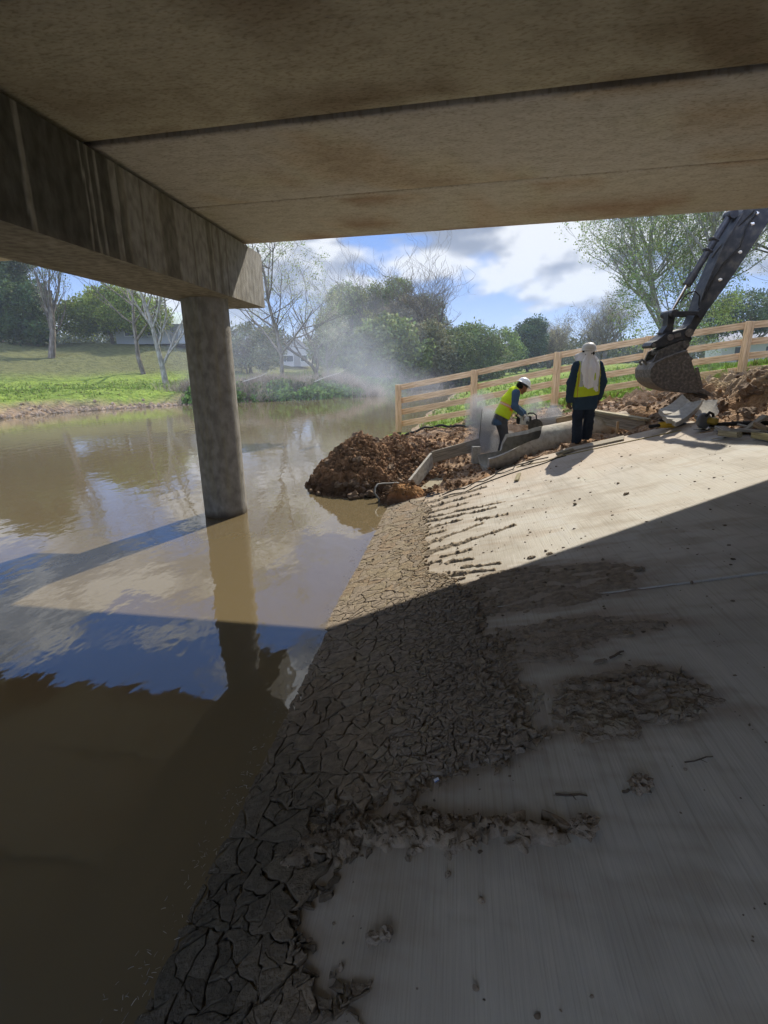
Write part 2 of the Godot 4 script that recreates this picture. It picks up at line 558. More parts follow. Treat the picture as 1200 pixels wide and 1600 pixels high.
func build_bridge() -> void:
	var b := thing("concrete_bridge", "stained concrete bridge overhead, its beams resting on a pier cap and round column", "bridge", P(-2.78, 0, 8.94))
	var o := b.position
	var y0 := 4.455
	var edges := [0.0, 2.10, 4.08, 5.98, 8.0, 10.0, 12.0, 14.0]
	var gaps := [0.0, 0.018, 0.11, 0.06, 0.03, 0.05, 0.04, 0.04]
	for k in edges.size() - 1:
		var n0: float = edges[k] + gaps[k]
		var n1: float = edges[k + 1]
		for span in 2:
			var s_mid: float = -2.55 - 0.16 * (edges[k] - 0.0)     # the pier lies a little askew
			var s0: float = -24.0 if span == 0 else s_mid + 0.03
			var s1: float = s_mid - 0.03 if span == 0 else 13.0
			var m := mb(o)
			var ns := 60
			var ch := 0.025
			var rows := [[n0, 0.55], [n0, ch], [n0 + ch, 0.0], [n0 + 0.2, 0.0], [lerpf(n0, n1, .33), 0.0], [lerpf(n0, n1, .66), 0.0], [n1 - 0.2, 0.0], [n1 - ch, 0.0], [n1, ch], [n1, 0.55], [n0, 0.55]]
			m.grid(ns, rows.size() - 1, func(a, r):
				var s := lerpf(s0, s1, a / float(ns))
				var n: float = rows[r][0]
				var w := Color(1, 1, 1)
				var st := nz.get_noise_2d(s * 0.35 + k * 13, n * 1.3)
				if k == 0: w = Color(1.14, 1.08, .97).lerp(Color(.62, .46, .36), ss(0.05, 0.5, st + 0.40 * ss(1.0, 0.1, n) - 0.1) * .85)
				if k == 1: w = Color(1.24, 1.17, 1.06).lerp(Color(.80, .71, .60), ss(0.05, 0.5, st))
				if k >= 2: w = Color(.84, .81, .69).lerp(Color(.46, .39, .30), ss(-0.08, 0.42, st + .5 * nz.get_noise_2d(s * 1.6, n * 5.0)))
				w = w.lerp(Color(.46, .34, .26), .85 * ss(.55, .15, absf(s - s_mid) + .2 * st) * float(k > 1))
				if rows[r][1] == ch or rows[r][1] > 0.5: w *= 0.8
				w.a = 1
				m.col = w
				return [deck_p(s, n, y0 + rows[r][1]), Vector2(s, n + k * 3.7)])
			for s in [s0, s1]:
				m.col = Color(.6, .6, .55)
				m.quad(deck_p(s, n0, y0), deck_p(s, n1, y0), deck_p(s, n1, y0 + .55), deck_p(s, n0, y0 + .55))
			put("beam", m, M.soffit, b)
	var m2 := mb(o, Color(.8, .8, .78))
	for r in [[-0.02, 0.30, 0.55, 1.4], [13.7, 14.02, 0.55, 1.4], [0.3, 13.7, 0.552, 0.75]]:
		var c := (deck_p(-24, r[0], 0) + deck_p(13, r[1], 0)) / 2
		m2.box(Transform3D(Basis(Vector3(.9806, 0, .1961), Vector3.UP, Vector3(-.1961, 0, .9806)), c + Vector3(0, y0 + (r[2] + r[3]) / 2, 0)), Vector3(37, r[3] - r[2], r[1] - r[0]), 0.02)
	put("parapet_and_deck", m2, M.concrete, b)
	# pier cap: right-hand face x = -2.70 + .105 (f - 4.635); lime runs down it from the joints above
	var cap := mb(o)
	var A := Vector3(0.1044, 0, -0.9945)
	var B := Vector3(-0.9945, 0, -0.1044)
	var face := func(f: float, y: float, back := 0.0) -> Vector3:
		return P(-2.70 + 0.105 * (f - 4.635), y, f) + B * back
	var runs := [[4.60, .05, .75], [5.33, .02, .8], [5.43, .03, .9], [5.54, .045, .9], [5.80, .10, 1.0], [6.12, .10, .85], [6.40, .17, .9], [6.66, .06, .6], [7.28, .17, .95], [7.60, .14, .75], [7.86, .10, .7], [8.12, .05, .9], [8.50, .05, .9], [8.80, .12, .55], [9.3, .3, .6], [9.9, .35, .8]]
	var nf := 420
	cap.grid(nf, 10, func(a, r):
		var f := lerpf(-8.5, 10.3, a / float(nf)) if a < 60 else lerpf(3.0, 10.3, (a - 60) / float(nf - 60))
		if a < 60: f = lerpf(-8.5, 3.0, a / 60.0)
		var t: float = r / 10.0
		var y := lerpf(4.40, 3.51, t)
		var bright := 0.0
		for q in runs:
			var wob := 0.018 * nz.get_noise_2d(f * 6.0, y * 1.5) + 0.03 * nz.get_noise_2d(q[0] * 9, y * 0.9)
			bright = maxf(bright, q[2] * ss(q[1] * 0.62, q[1] * 0.42, absf(f + wob - q[0]) ))
		bright *= 0.85 + 0.5 * nz.get_noise_2d(f * 14, y * 0.6)
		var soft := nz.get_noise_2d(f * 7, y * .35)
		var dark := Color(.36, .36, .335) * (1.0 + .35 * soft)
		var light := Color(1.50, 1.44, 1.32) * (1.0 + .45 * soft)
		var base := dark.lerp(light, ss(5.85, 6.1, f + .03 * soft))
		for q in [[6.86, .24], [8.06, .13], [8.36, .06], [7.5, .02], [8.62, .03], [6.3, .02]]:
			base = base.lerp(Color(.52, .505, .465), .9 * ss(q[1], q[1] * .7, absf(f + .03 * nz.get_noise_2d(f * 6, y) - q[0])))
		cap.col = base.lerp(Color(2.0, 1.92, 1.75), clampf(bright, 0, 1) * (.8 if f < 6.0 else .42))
		# damp, dirty lower edge
		cap.col = cap.col.lerp(Color(.6, .56, .5), .5 * ss(3.62, 3.52, y + .03 * soft))
		cap.col.a = 1
		var bul := 0.006 * bright
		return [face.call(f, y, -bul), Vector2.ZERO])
	cap.col = Color(.8, .74, .66)
	cap.grid(60, 8, func(a, r):
		var f := lerpf(-8.5, 10.3, a / 60.0)
		cap.col = Color(.85, .82, .76) * (1.0 + 0.35 * nz.get_noise_2d(f * 1.2, r * 0.6))
		cap.col.a = 1
		return [face.call(f, 3.51, r / 8.0), Vector2.ZERO])
	cap.col = Color(.55, .55, .53)
	cap.quad(face.call(-8.5, 3.51, 1.0), face.call(10.3, 3.51, 1.0), face.call(10.3, 4.40, 1.0), face.call(-8.5, 4.40, 1.0))
	cap.quad(face.call(-8.5, 4.40), face.call(10.3, 4.40), face.call(10.3, 4.40, 1.0), face.call(-8.5, 4.40, 1.0))
	cap.col = Color(1.3, 1.25, 1.15)
	for f in [-8.5, 10.3]:
		cap.quad(face.call(f, 3.51), face.call(f, 4.40), face.call(f, 4.40, 1.0), face.call(f, 3.51, 1.0))
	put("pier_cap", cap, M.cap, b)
	# bearing strip in the gap, dark
	var bs := mb(o, Color(.1, .1, .1))
	bs.box(along(face.call(-8.5, 4.428, .5), face.call(9.85, 4.428, .5)), Vector3(18.35, 0.05, 0.5))
	put("bearing_strip", bs, M.rubber, b)
	for c in [Vector2(-2.78, 8.94), Vector2(-3.42, 2.9), Vector2(-4.05, -3.1)]:
		var cm := mb(o)
		var sides := 96
		var prof := 40
		cm.grid(sides, prof, func(a, r):
			var y := lerpf(-0.6, 3.52, r / float(prof))
			var t: float = TAU * a / sides
			var str := nz.get_noise_3d(cos(t) * 3.2, y * 0.22, sin(t) * 3.2)
			var fine2 := nz.get_noise_3d(cos(t) * 9.0, y * 0.5, sin(t) * 9.0 + 20)
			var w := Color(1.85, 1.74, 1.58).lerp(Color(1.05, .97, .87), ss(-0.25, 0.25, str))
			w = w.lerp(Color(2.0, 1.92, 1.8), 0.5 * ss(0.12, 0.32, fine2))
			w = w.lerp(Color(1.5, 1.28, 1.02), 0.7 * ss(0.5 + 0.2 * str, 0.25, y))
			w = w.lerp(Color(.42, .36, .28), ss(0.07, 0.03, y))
			if y > 1.62 and y < 1.73: w *= 1.12
			w.a = 1
			cm.col = w
			return [P(c.x + 0.36 * cos(t), y, c.y + 0.36 * sin(t)), Vector2.ZERO])
		put("column", cm, M.cap, b)
	# abutment wall at the right-hand end
	var ab := mb(o, Color(.7, .7, .68))
	ab.box(Transform3D(Basis(Vector3(.9806, 0, .1961), Vector3.UP, Vector3(-.1961, 0, .9806)), deck_p(12.6, 6.5, 2.7)), Vector3(0.8, 3.46, 16), 0.02)
	put("abutment", ab, M.concrete, b)

# ---------- the dig: bare earth between the slope and the fence ----------
var dig_pts := [
	[0.55, 9.2, .10], [1.5, 9.62, .38], [1.0, 9.3, .23], [1.25, 9.75, .33], [2, 9.6, .52], [.9, 9.8, .14], [1.1, 10.15, .18], [3, 9.35, .80], [4, 9.0, 1.09], [4.9, 8.65, 1.40], [4.95, 7.6, 1.44], [4.75, 6.5, 1.44], [4.6, 5, 1.42], [4.4, 3, 1.4],
	[.44, 14.2, .66], [2.35, 13.7, 1.02], [4.25, 13.16, 1.36], [6.16, 12.64, 1.73], [8.06, 12.1, 2.1], [10, 11.6, 2.3], [1.4, 13.9, .85], [3.3, 13.4, 1.2], [5.2, 12.9, 1.55], [7.1, 12.3, 1.95],
	[1.5, 10.2, .40], [1.35, 10.5, .30], [2.2, 11.0, .50], [2.7, 11.4, .52], [3.3, 11.3, .80], [1.8, 10.7, .40],
	[0.7, 12.2, .78], [1.3, 11.9, .78], [1.5, 12.8, .92], [2.2, 12.4, .95], [3.2, 12.2, 1.10], [-.6, 13.4, .12], [-1.2, 13.0, -.1], [-2, 12, -.4], [-1.5, 10.3, -.4], [-.5, 9.5, -.25], [.3, 9.2, -.05], [-2.5, 14, -.5], [-.6, 14.6, -.2], [-2.4, 9, -.6],
	[3.5, 9.68, .985], [3.75, 9.55, 1.03], [3.1, 9.7, .84], [2.1, 10.0, .42], [3, 9.95, .74], [3.6, 10.3, .9], [4.4, 10.0, 1.1], [4.3, 11, 1.25], [5.0, 9.6, 1.40], [5.0, 11.5, 1.5],
	[5.0, 10.5, 1.55], [4.6, 10.4, 1.34], [5.8, 8, 1.62], [6.8, 9.5, 2.18], [6.3, 10.5, 1.92], [5.6, 8.9, 1.50], [5.6, 7, 1.55], [5.6, 5.5, 1.6], [7.4, 8, 2.2], [8, 10.5, 2.2], [9, 9, 2.4], [7.6, 9.2, 2.35], [6.5, 7.4, 1.85], [9, 6, 2.2], [10, 13, 2.3], [6, 9.8, 1.72], [5.5, 10, 1.52],
]

func dig_y(x: float, f: float) -> float:
	var s := 0.0
	var w := 0.0
	for q in dig_pts:
		var d: float = (x - q[0]) * (x - q[0]) + (f - q[1]) * (f - q[1]) + 0.01
		var k := 1.0 / (d * d)
		s += q[2] * k
		w += k
	var h := s / w
	# the spoil heap at the water's edge
	var dx := (x + 0.42) / 1.25
	var df := (f - 11.15) / 1.35
	var r := sqrt(dx * dx + df * df)
	h = maxf(h, -0.22 + 1.22 * maxf(0.0, 1.0 - pow(r * 0.9, 1.5))) if r < 1.3 else h
	var r3 := Vector2((x - .28) / .95, (f - 11.55) / 1.0).length()
	if r3 < 1.2: h = maxf(h, .1 + .80 * maxf(0.0, 1.0 - pow(r3 * .85, 1.8)))
	# the small rusty heap by the form board
	var r2 := Vector2((x - 0.42) / 0.50, (f - 9.42) / 0.30).length()
	h = maxf(h, 0.34 * (1.0 - r2 * r2)) if r2 < 1 else h
	return h

func dig_rough(x: float, f: float) -> float:
	var a := cell.get_noise_2d(x * 5.5 + 0.5 * nz.get_noise_2d(x * 2, f * 2), f * 5.5)
	var b := cell.get_noise_2d(x * 15 + 40, f * 15)
	return 0.075 * (-a - 0.55) + 0.03 * (-b - 0.5) + 0.10 * nz.get_noise_2d(x * 1.7, f * 1.7)

func heap_rough(x: float, f: float) -> float:
	var wx := x + .12 * nz.get_noise_2d(x * 2.2, f * 2.2)
	var wf := f + .12 * nz.get_noise_2d(x * 2.2 + 30, f * 2.2)
	return .16 * (-cell.get_noise_2d(wx * 3.2, wf * 3.2) - .6) + .10 * (-cell.get_noise_2d(wx * 7 + 9, wf * 7) - .55) + .05 * (-cell.get_noise_2d(wx * 14, wf * 14 + 5) - .5)

func build_dig() -> void:
	var m := mb()
	var x0 := -2.6
	var x1 := 11.0
	var f0 := 4.5
	var f1 := 14.7
	var nx := 480
	var nf := 360
	m.grid(nx, nf, func(a, b):
		var x := lerpf(x0, x1, a / float(nx))
		var f := lerpf(f0, f1, b / float(nf))
		var h := dig_y(x, f)
		var rg := 1.0 * ss(14.9, 13.4, f - 0.1 * x)
		var floor_flat := ss(0.9, 0.45, absf(f - (9.9 + 0.42 * (x - 1.3)))) * ss(0.8, 1.1, x) * ss(3.6, 2.6, x)
		rg *= 1.0 - 0.7 * floor_flat
		var heapy := ss(1.5, 0.8, Vector2((x + 0.42) / 1.25, (f - 11.15) / 1.35).length()) + ss(6.0, 6.8, x + 0.3 * (f - 9))
		h += dig_rough(x, f) * rg * (0.55 + 0.9 * minf(heapy, 1.0)) + minf(heapy, 1.0) * heap_rough(x, f)
		var sl := slab_y(x, f)
		var g := f + 0.38 * x
		if g < slab_end(x + 1.1025 - 0.14 * f) - .06 and x < 4.75: h = minf(h, sl - 0.10)
		var w := Color(1, 1, 1)
		var n := nz.get_noise_2d(x * 0.8 + 3, f * 0.8)
		w = Color(1.0, .92, .84).lerp(Color(1.15, .82, .62), ss(-0.1, 0.4, n))
		w = w.lerp(Color(1.35, 1.15, .92), ss(6.0, 7.2, x) * 0.8)
		w = w.lerp(Color(.74, .56, .42), ss(1.4, .9, Vector2((x + 0.42) / 1.25, (f - 11.15) / 1.35).length()) * .85)
		# wet dark foot of the heap, rusty fresh earth on the small one
		w = w.lerp(Color(.40, .34, .30), ss(0.34, 0.02, h + 0.12 * nz.get_noise_2d(x * 4, f * 4)) * ss(1.0, 0.4, x))
		w = w.lerp(Color(1.25, .72, .42), ss(1.0, 0.6, Vector2((x - 0.42) / 0.50, (f - 9.42) / 0.30).length()) * ss(.06, .2, h))
		w = w.lerp(Color(.95, .95, .95), floor_flat * 0.5)
		# grass comes back in at the fence
		w = w.lerp(Color(.42, .95, .14), ss(13.6, 14.3, f + 0.28 * (x - 0.44) + 0.9 * nz.get_noise_2d(x * 1.5 + 8, f * 1.5)))
		w.a = 1
		m.col = w
		return [P(x, h, f), Vector2.ZERO])
	tag(put("excavated_earth", m, M.dirt), "dug brown earth between the concrete slope and the fence", "", "", "structure")

# ---------- trees ----------
var clumps := []

func clump_mesh(seed_n: int, n: int, size: float, droop: float) -> ArrayMesh:
	var r := RandomNumberGenerator.new()
	r.seed = seed_n
	var m := mb()
	for k in n:
		var d := Vector3(r.randf_range(-1, 1), r.randf_range(-1, 1), r.randf_range(-1, 1))
		if d.length() > 1.0: d = d.normalized() * 0.9
		var a := Vector3(r.randf_range(-1, 1), r.randf_range(-.7, .7) - droop, r.randf_range(-1, 1)).normalized()
		var b := a.cross(Vector3(r.randf_range(-1, 1), r.randf_range(-1, 1), r.randf_range(-1, 1))).normalized()
		var l := size * r.randf_range(0.7, 1.3)
		var g := r.randf_range(0.75, 1.25)
		m.col = Color(g, g, g)
		m.quad(d, d + a * l * 0.5 + b * l * 0.3, d + a * l, d + a * l * 0.5 - b * l * 0.3)
	return m.mesh()

func scatter(called: String, mesh: Mesh, mat_: Material, xf: Array, tint: Array, parent: Node3D = self) -> MultiMeshInstance3D:
	var mm := MultiMesh.new()
	mm.transform_format = MultiMesh.TRANSFORM_3D
	mm.use_colors = true
	mm.mesh = mesh
	mm.instance_count = xf.size()
	for k in xf.size():
		mm.set_instance_transform(k, xf[k])
		mm.set_instance_color(k, tint[k])
	var o := MultiMeshInstance3D.new()
	o.multimesh = mm
	o.material_override = mat_
	o.name = numbered(called) if parent == self else called
	parent.add_child(o)
	o.set_meta("kind", "stuff")
	return o

func limb(m: MB, r: RandomNumberGenerator, a: Vector3, dir: Vector3, len_: float, rad: float, lev: int, spec: Dictionary, tips: Array) -> void:
	var n := 5 if lev < 2 else 4
	var path := [a]
	var rr := [rad]
	var d := dir.normalized()
	var q := a
	for k in n:
		d = (d + Vector3(r.randf_range(-1, 1), r.randf_range(-.6, .8) , r.randf_range(-1, 1)) * float(spec.get("wig", .28)) + Vector3.UP * float(spec.get("lift", .08))).normalized()
		q += d * len_ / n
		path.append(q)
		rr.append(maxf(rad * (1.0 - 0.62 * (k + 1.0) / n), 0.012))
	m.tube(path, rr, [8, 6, 4, 3, 3, 3][lev], false)
	tips.append([q, lev])
	if lev >= int(spec.levels):
		if r.randf() < 0.6: tips.append([path[2], lev])
		return
	var kids: int = spec.kids[lev]
	for k in kids:
		var t := r.randf_range(0.42 if lev == 0 else 0.25, 1.0) if k > 0 else 1.0
		if lev == 0: t = lerpf(float(spec.get("fork", .4)), 1.0, (k + r.randf() * 0.6) / kids)
		var at := clampi(int(t * n), 1, n)
		var base: Vector3 = path[at]
		var out := Vector3(r.randf_range(-1, 1), 0, r.randf_range(-1, 1)).normalized()
		var nd := (d * float(spec.get("keep", .7)) + out * float(spec.get("spread", .9)) + Vector3.UP * r.randf_range(-.1, .35)).normalized()
		limb(m, r, base, nd, len_ * r.randf_range(.5, .78) * float(spec.get("shrink", 1.0)), rr[at] * r.randf_range(.55, .75), lev + 1, spec, tips)

# a tree: trunk with limbs, and a crown of leaf clumps either at its tips or through the volume of some lobes
func tree(called: String, label: String, x: float, f: float, h: float, spec: Dictionary) -> void:
	var r := RandomNumberGenerator.new()
	r.seed = int(spec.seed)
	var base := P(x, land(x, f)[0] - 0.1, f)
	var t := thing(called, label, "tree", base, 0.0, "trees along the far banks")
	var m := mb()
	var tips := []
	var tr: float = spec.get("trunk", h * 0.03)
	for k in int(spec.get("stems", 1)):
		var ld: Vector3 = spec.get("lean", Vector3.ZERO)
		var dir := Vector3.UP + ld + Vector3(r.randf_range(-.3, .3), 0, r.randf_range(-.3, .3)) * (0.3 if int(spec.get("stems", 1)) == 1 else 1.6)
		limb(m, r, Vector3(r.randf_range(-.4, .4), 0, r.randf_range(-.4, .4)) * (0.0 if k == 0 else 1.0), dir, h * float(spec.get("stem", .62)), tr, 0, spec, tips)
	put("trunk", m, M.pale_bark if spec.get("pale", false) else M.bark, t)
	var xf := []
	var tint := []
	var c0: Color = (spec.get("leaf", L(.08, .12, .03)) as Color) * 1.9
	var ls: float = spec.get("size", .45)
	if spec.has("lobes"):
		for lb in spec.lobes:
			for k in int(lb[6]):
				var d := Vector3(r.randf_range(-1, 1), r.randf_range(-1, 1), r.randf_range(-1, 1))
				while d.length() > 1.0: d = Vector3(r.randf_range(-1, 1), r.randf_range(-1, 1), r.randf_range(-1, 1))
				d = d.normalized() * pow(d.length(), 0.5)
				var q := Vector3(lb[0] + d.x * lb[3], lb[1] + d.y * lb[4], lb[2] + d.z * lb[5])
				q += Vector3(1, .8, 1) * 0.55 * ls * 3.0 * nz.get_noise_3d(q.x * .45, q.y * .45, q.z * .45 + x)
				if nz.get_noise_3d(q.x * .5 + 50, q.y * .6, q.z * .5 + x) < float(spec.get("gap", -.28)): continue
				xf.append(Transform3D(Basis.from_euler(Vector3(r.randf() * TAU, r.randf() * TAU, 0)).scaled(Vector3.ONE * ls * r.randf_range(.7, 1.4)), q))
				var g := r.randf_range(.65, 1.35) * (1.0 + 0.5 * nz.get_noise_3d(q.x * .3, q.y * .3 + 9, q.z * .3))
				tint.append(Color(c0.r * g * r.randf_range(.9, 1.2), c0.g * g, c0.b * g))
	var dens: float = spec.get("tips", 0.0)
	if dens > 0:
		for tp in tips:
			if tp[1] < int(spec.levels) - 1: continue
			var cnt := int(dens) + (1 if r.randf() < fmod(dens, 1.0) else 0)
			for k in cnt:
				var q: Vector3 = tp[0] + Vector3(r.randf_range(-1, 1), r.randf_range(-1, 1), r.randf_range(-1, 1)) * ls * 1.5
				xf.append(Transform3D(Basis.from_euler(Vector3(r.randf() * TAU, r.randf() * TAU, 0)).scaled(Vector3.ONE * ls * r.randf_range(.6, 1.3)), q))
				var g := r.randf_range(.7, 1.35)
				tint.append(Color(c0.r * g * r.randf_range(.9, 1.25), c0.g * g, c0.b * g))
	if xf.size():
		scatter("crown", clumps[int(spec.get("clump", 0))], M.leaf, xf, tint, t)

func build_trees() -> void:
	clumps = [clump_mesh(1, 30, .42, 0.0), clump_mesh(2, 12, .42, 0.0), clump_mesh(3, 30, .55, .7)]
	var bare := {"levels": 4, "kids": [6, 5, 4, 3], "wig": .34, "spread": .85, "keep": .75, "stem": .6, "fork": .35}
	var airy := {"levels": 4, "kids": [8, 4, 3, 3], "wig": .22, "spread": .75, "keep": .7, "stem": .8, "fork": .2}
	tree("evergreen_oak", "dense dark evergreen oak at the far left on the embankment", -42.5, 62, 10, {"seed": 1, "levels": 1, "kids": [5], "stem": .5, "leaf": L(.036, .062, .020), "lobes": [[-1, 6, 0, 5, 3.4, 4, 900], [3, 4.2, 1, 3.4, 2.4, 3, 420], [-4, 4, 2, 4, 2.6, 3, 420], [1, 8.5, 0, 3.4, 2.2, 3, 380], [3.5, 1.4, 1, 3.2, 1.2, 2, 260], [-2, 1.6, 1, 4, 1.4, 2, 300]], "size": .62})
	tree("ash_tree", "slim dark-stemmed tree fanning upward with thin leaves, left embankment", -34.2, 57, 11.5, {"seed": 12, "levels": 4, "kids": [7, 4, 3, 3], "wig": .16, "spread": .5, "keep": 1.0, "stem": .6, "fork": .3, "lean": Vector3(.02, 0, 0), "trunk": .36, "leaf": L(.085, .115, .05), "tips": .55, "size": .38, "clump": 1})
	tree("bushy_tree", "wide yellow-green bushy tree behind the slim dark-stemmed tree", -33.0, 68, 6.5, {"seed": 3, "levels": 2, "kids": [6, 4], "stem": .5, "trunk": .25, "leaf": L(.125, .165, .030), "lobes": [[0, 3.8, 0, 4.2, 2.4, 3, 750], [-4, 3, 0, 3.2, 1.8, 2.6, 380], [4.2, 3.2, 0, 3.4, 2.0, 2.6, 420], [1.5, 5.3, 0, 2.6, 1.3, 2, 220]], "size": .55, "gap": -.2})
	tree("leaning_tree", "bare leaning tree crossing in front of the metal-roofed house", -24.0, 55, 11, {"seed": 24, "levels": 4, "kids": [5, 4, 3, 2], "wig": .2, "spread": .9, "keep": .6, "stem": .75, "fork": .55, "lean": Vector3(-.34, 0, 0), "trunk": .26, "leaf": L(.16, .17, .08), "tips": .25, "size": .3, "clump": 1})
	tree("sycamore", "pale-barked forked tree close to the left of the column", -19.9, 50, 11, {"seed": 31, "levels": 4, "kids": [5, 4, 3, 2], "wig": .18, "spread": .7, "keep": .8, "stem": .75, "fork": .35, "lean": Vector3(-.10, 0, 0), "trunk": .30, "pale": true, "stems": 1, "leaf": L(.17, .18, .09), "tips": .2, "size": .3, "clump": 1})
	tree("hazy_shrub", "rounded grey-green shrub tree just right of the column", -14.5, 60, 6, {"seed": 5, "levels": 3, "kids": [7, 5, 4], "stem": .5, "stems": 3, "trunk": .12, "leaf": L(.12, .135, .075), "lobes": [[0, 2.9, 0, 3.4, 2.5, 3, 420], [-1.8, 2, 0, 2.2, 1.7, 2, 160], [2, 2.2, 0, 2.2, 1.8, 2, 160]], "size": .42, "gap": -.1})
	tree("tall_sycamore", "tall pale-trunked tree with sparse leaves beside the pier cap end", -10.0, 55, 14.0, {"seed": 36, "levels": 4, "kids": [9, 4, 3, 2], "wig": .18, "spread": .85, "keep": .35, "stem": .9, "fork": .25, "trunk": .22, "leaf": L(.13, .16, .06), "tips": 1.5, "size": .42, "clump": 1})
	tree("twisted_tree", "thin twisted bare tree between the tall pale tree and the thicket", -7.6, 63, 10.5, {"seed": 7, "levels": 4, "kids": [6, 4, 3, 2], "wig": .5, "spread": .8, "keep": .7, "stem": .7, "fork": .3, "stems": 2, "trunk": .2, "leaf": L(.15, .18, .08), "tips": .3, "size": .35, "clump": 1})
	for k in 5:
		tree("thicket_tree", ["light leafy tree left in the far thicket", "olive tree in the middle of the far thicket", "tallest green crown of the far thicket under bare branches", "olive crown right in the far thicket", "grey-brown twiggy tree low in the far thicket"][k], [-4.8, -1.0, 1.9, 6.4, 3.5][k], [74, 79, 83, 80, 72][k], [11, 12.5, 14, 11.5, 7.5][k], {"seed": 40 + k, "levels": 3, "kids": [6, 5, 4], "stem": .6, "trunk": .25, "leaf": [L(.115, .145, .05), L(.075, .10, .030), L(.10, .13, .032), L(.082, .10, .038), L(.12, .115, .075)][k], "lobes": [[0, 6.2, 0, 3.8, 3.6, 3, 620], [-2.2, 3.4, 0, 2.8, 2.6, 2.6, 260], [2.4, 3.6, 0, 2.8, 2.6, 2.6, 260], [0.4, [9.2, 9.8, 11.4, 9.0, 5.4][k], 0, 2.4, 2.2, 2.2, 240]], "size": .55, "gap": -.22})
	tree("bare_tree", "big bare spreading tree rising above the far thicket", 4.6, 69, 15.5, {"seed": 58, "levels": 5, "kids": [7, 5, 4, 3, 2], "wig": .36, "spread": .95, "keep": .7, "stem": .52, "fork": .35, "trunk": .42, "shrink": 1.08})
	tree("bare_tree", "slender bare tree left of the big bare one in the thicket", -1.6, 72, 13, {"seed": 62, "levels": 4, "kids": [7, 4, 4, 3], "wig": .3, "spread": .8, "keep": .8, "stem": .62, "fork": .35, "trunk": .28})
	tree("pale_tree", "silvery thin-leaved small tree standing before the thicket", -5.6, 58, 6.6, {"seed": 70, "levels": 4, "kids": [8, 4, 3, 2], "wig": .2, "spread": .7, "keep": .7, "stem": .7, "fork": .15, "trunk": .12, "pale": true, "leaf": L(.24, .26, .17), "tips": 1.0, "size": .26, "clump": 1})
	tree("willow", "drooping green willow in front of the thicket, behind the dust", 0.5, 60, 6.8, {"seed": 9, "levels": 2, "kids": [6, 4], "stem": .55, "trunk": .3, "leaf": L(.098, .125, .036), "lobes": [[0, 3.6, 0, 3.4, 2.8, 3, 760], [-2.4, 2.4, 0, 2.2, 2.2, 2.2, 300], [2.6, 2.2, 0, 2.2, 2.0, 2.2, 300]], "size": .6, "clump": 2, "gap": -.3})
	for k in 3:
		tree("river_tree", ["broad olive-green tree with a smooth round top beyond the fence", "dense green tree joined to the right of the round-topped one", "twiggy grey-green tree between the willow and the round-topped one"][k], [8.3, 11.0, 4.6][k], [64, 66, 62][k], [7.8, 7.0, 5.8][k], {"seed": 80 + k, "levels": 3, "kids": [7, 5, 4], "stem": .55, "stems": 3, "trunk": .16, "leaf": [L(.068, .088, .030), L(.072, .098, .032), L(.085, .09, .045)][k], "lobes": [[0, 4.1, 0, 3.2, 2.8, 3, 680], [-1.6, 2.5, 0, 2.4, 2.0, 2.4, 260], [1.8, 2.4, 0, 2.4, 2.0, 2.4, 260]], "size": .5, "gap": -.3})
	tree("young_tree", "bright light-green tree beyond the fence, left of the dark round one", 17.4, 77, 7.4, {"seed": 90, "levels": 2, "kids": [6, 4], "stem": .6, "leaf": L(.115, .16, .045), "lobes": [[0, 3.8, 0, 1.9, 2.6, 2, 330], [1.2, 2.4, 0, 1.8, 1.8, 2, 200], [-1.4, 2.2, 0, 1.6, 1.8, 2, 160]], "size": .5, "gap": -.2})
	tree("round_tree", "dark round-headed tree beyond the fence left of the standing worker", 21.6, 80, 7.6, {"seed": 91, "levels": 2, "kids": [6, 4], "stem": .5, "leaf": L(.034, .058, .026), "lobes": [[0, 4.4, 0, 2.5, 2.8, 2.4, 560], [-.4, 2.4, 0, 2.2, 1.6, 2, 240], [.6, 6.2, 0, 1.4, 1.2, 1.4, 130]], "size": .5, "gap": -.3})
	for k in 4:
		tree("bare_thin_tree", ["low twiggy tree right of the dark round one", "bare branching tree above the standing worker's hat", "small brown twiggy tree behind the standing worker", "bare crooked tree left of the tall leafy one"][k], [26.0, 31.5, 29, 33][k], [84, 78, 90, 80][k], [6.0, 8.2, 6.5, 9][k], {"seed": 100 + k, "levels": 4, "kids": [7, 5, 4, 3], "wig": .32, "spread": .85, "keep": .7, "stem": .6, "fork": .3, "trunk": .2, "stems": 2, "leaf": L(.14, .14, .075), "tips": .35, "size": .3, "clump": 1})
	tree("cottonwood", "tall airy leafy tree behind the excavator arm", 22.6, 42, 13.4, {"seed": 113, "levels": 4, "kids": [15, 5, 4, 3], "wig": .2, "spread": .62, "keep": .6, "stem": .92, "fork": .14, "trunk": .26, "stems": 2, "pale": true, "leaf": L(.115, .155, .045), "tips": 1.7, "size": .34, "clump": 1, "shrink": .9, "lobes": [[0, 6.2, 0, 4.6, 5.0, 3.5, 1000], [-2.0, 4.2, 0, 3.2, 3.2, 2.6, 420], [1.5, 9.8, 0, 3.6, 2.6, 3, 360], [2.4, 3.4, 0, 3.4, 2.4, 2.6, 340]], "gap": -.05})
	tree("dark_oak", "dark spreading oak right of the excavator arm", 39.6, 60, 8.6, {"seed": 120, "levels": 3, "kids": [6, 4, 3], "stem": .5, "trunk": .4, "leaf": L(.040, .060, .026), "lobes": [[0, 5.4, 0, 4.4, 2.0, 3, 560], [-3.2, 4.2, 0, 2.6, 1.4, 2.4, 240], [3.2, 4.6, 0, 2.8, 1.6, 2.4, 260]], "size": .45, "gap": -.12})
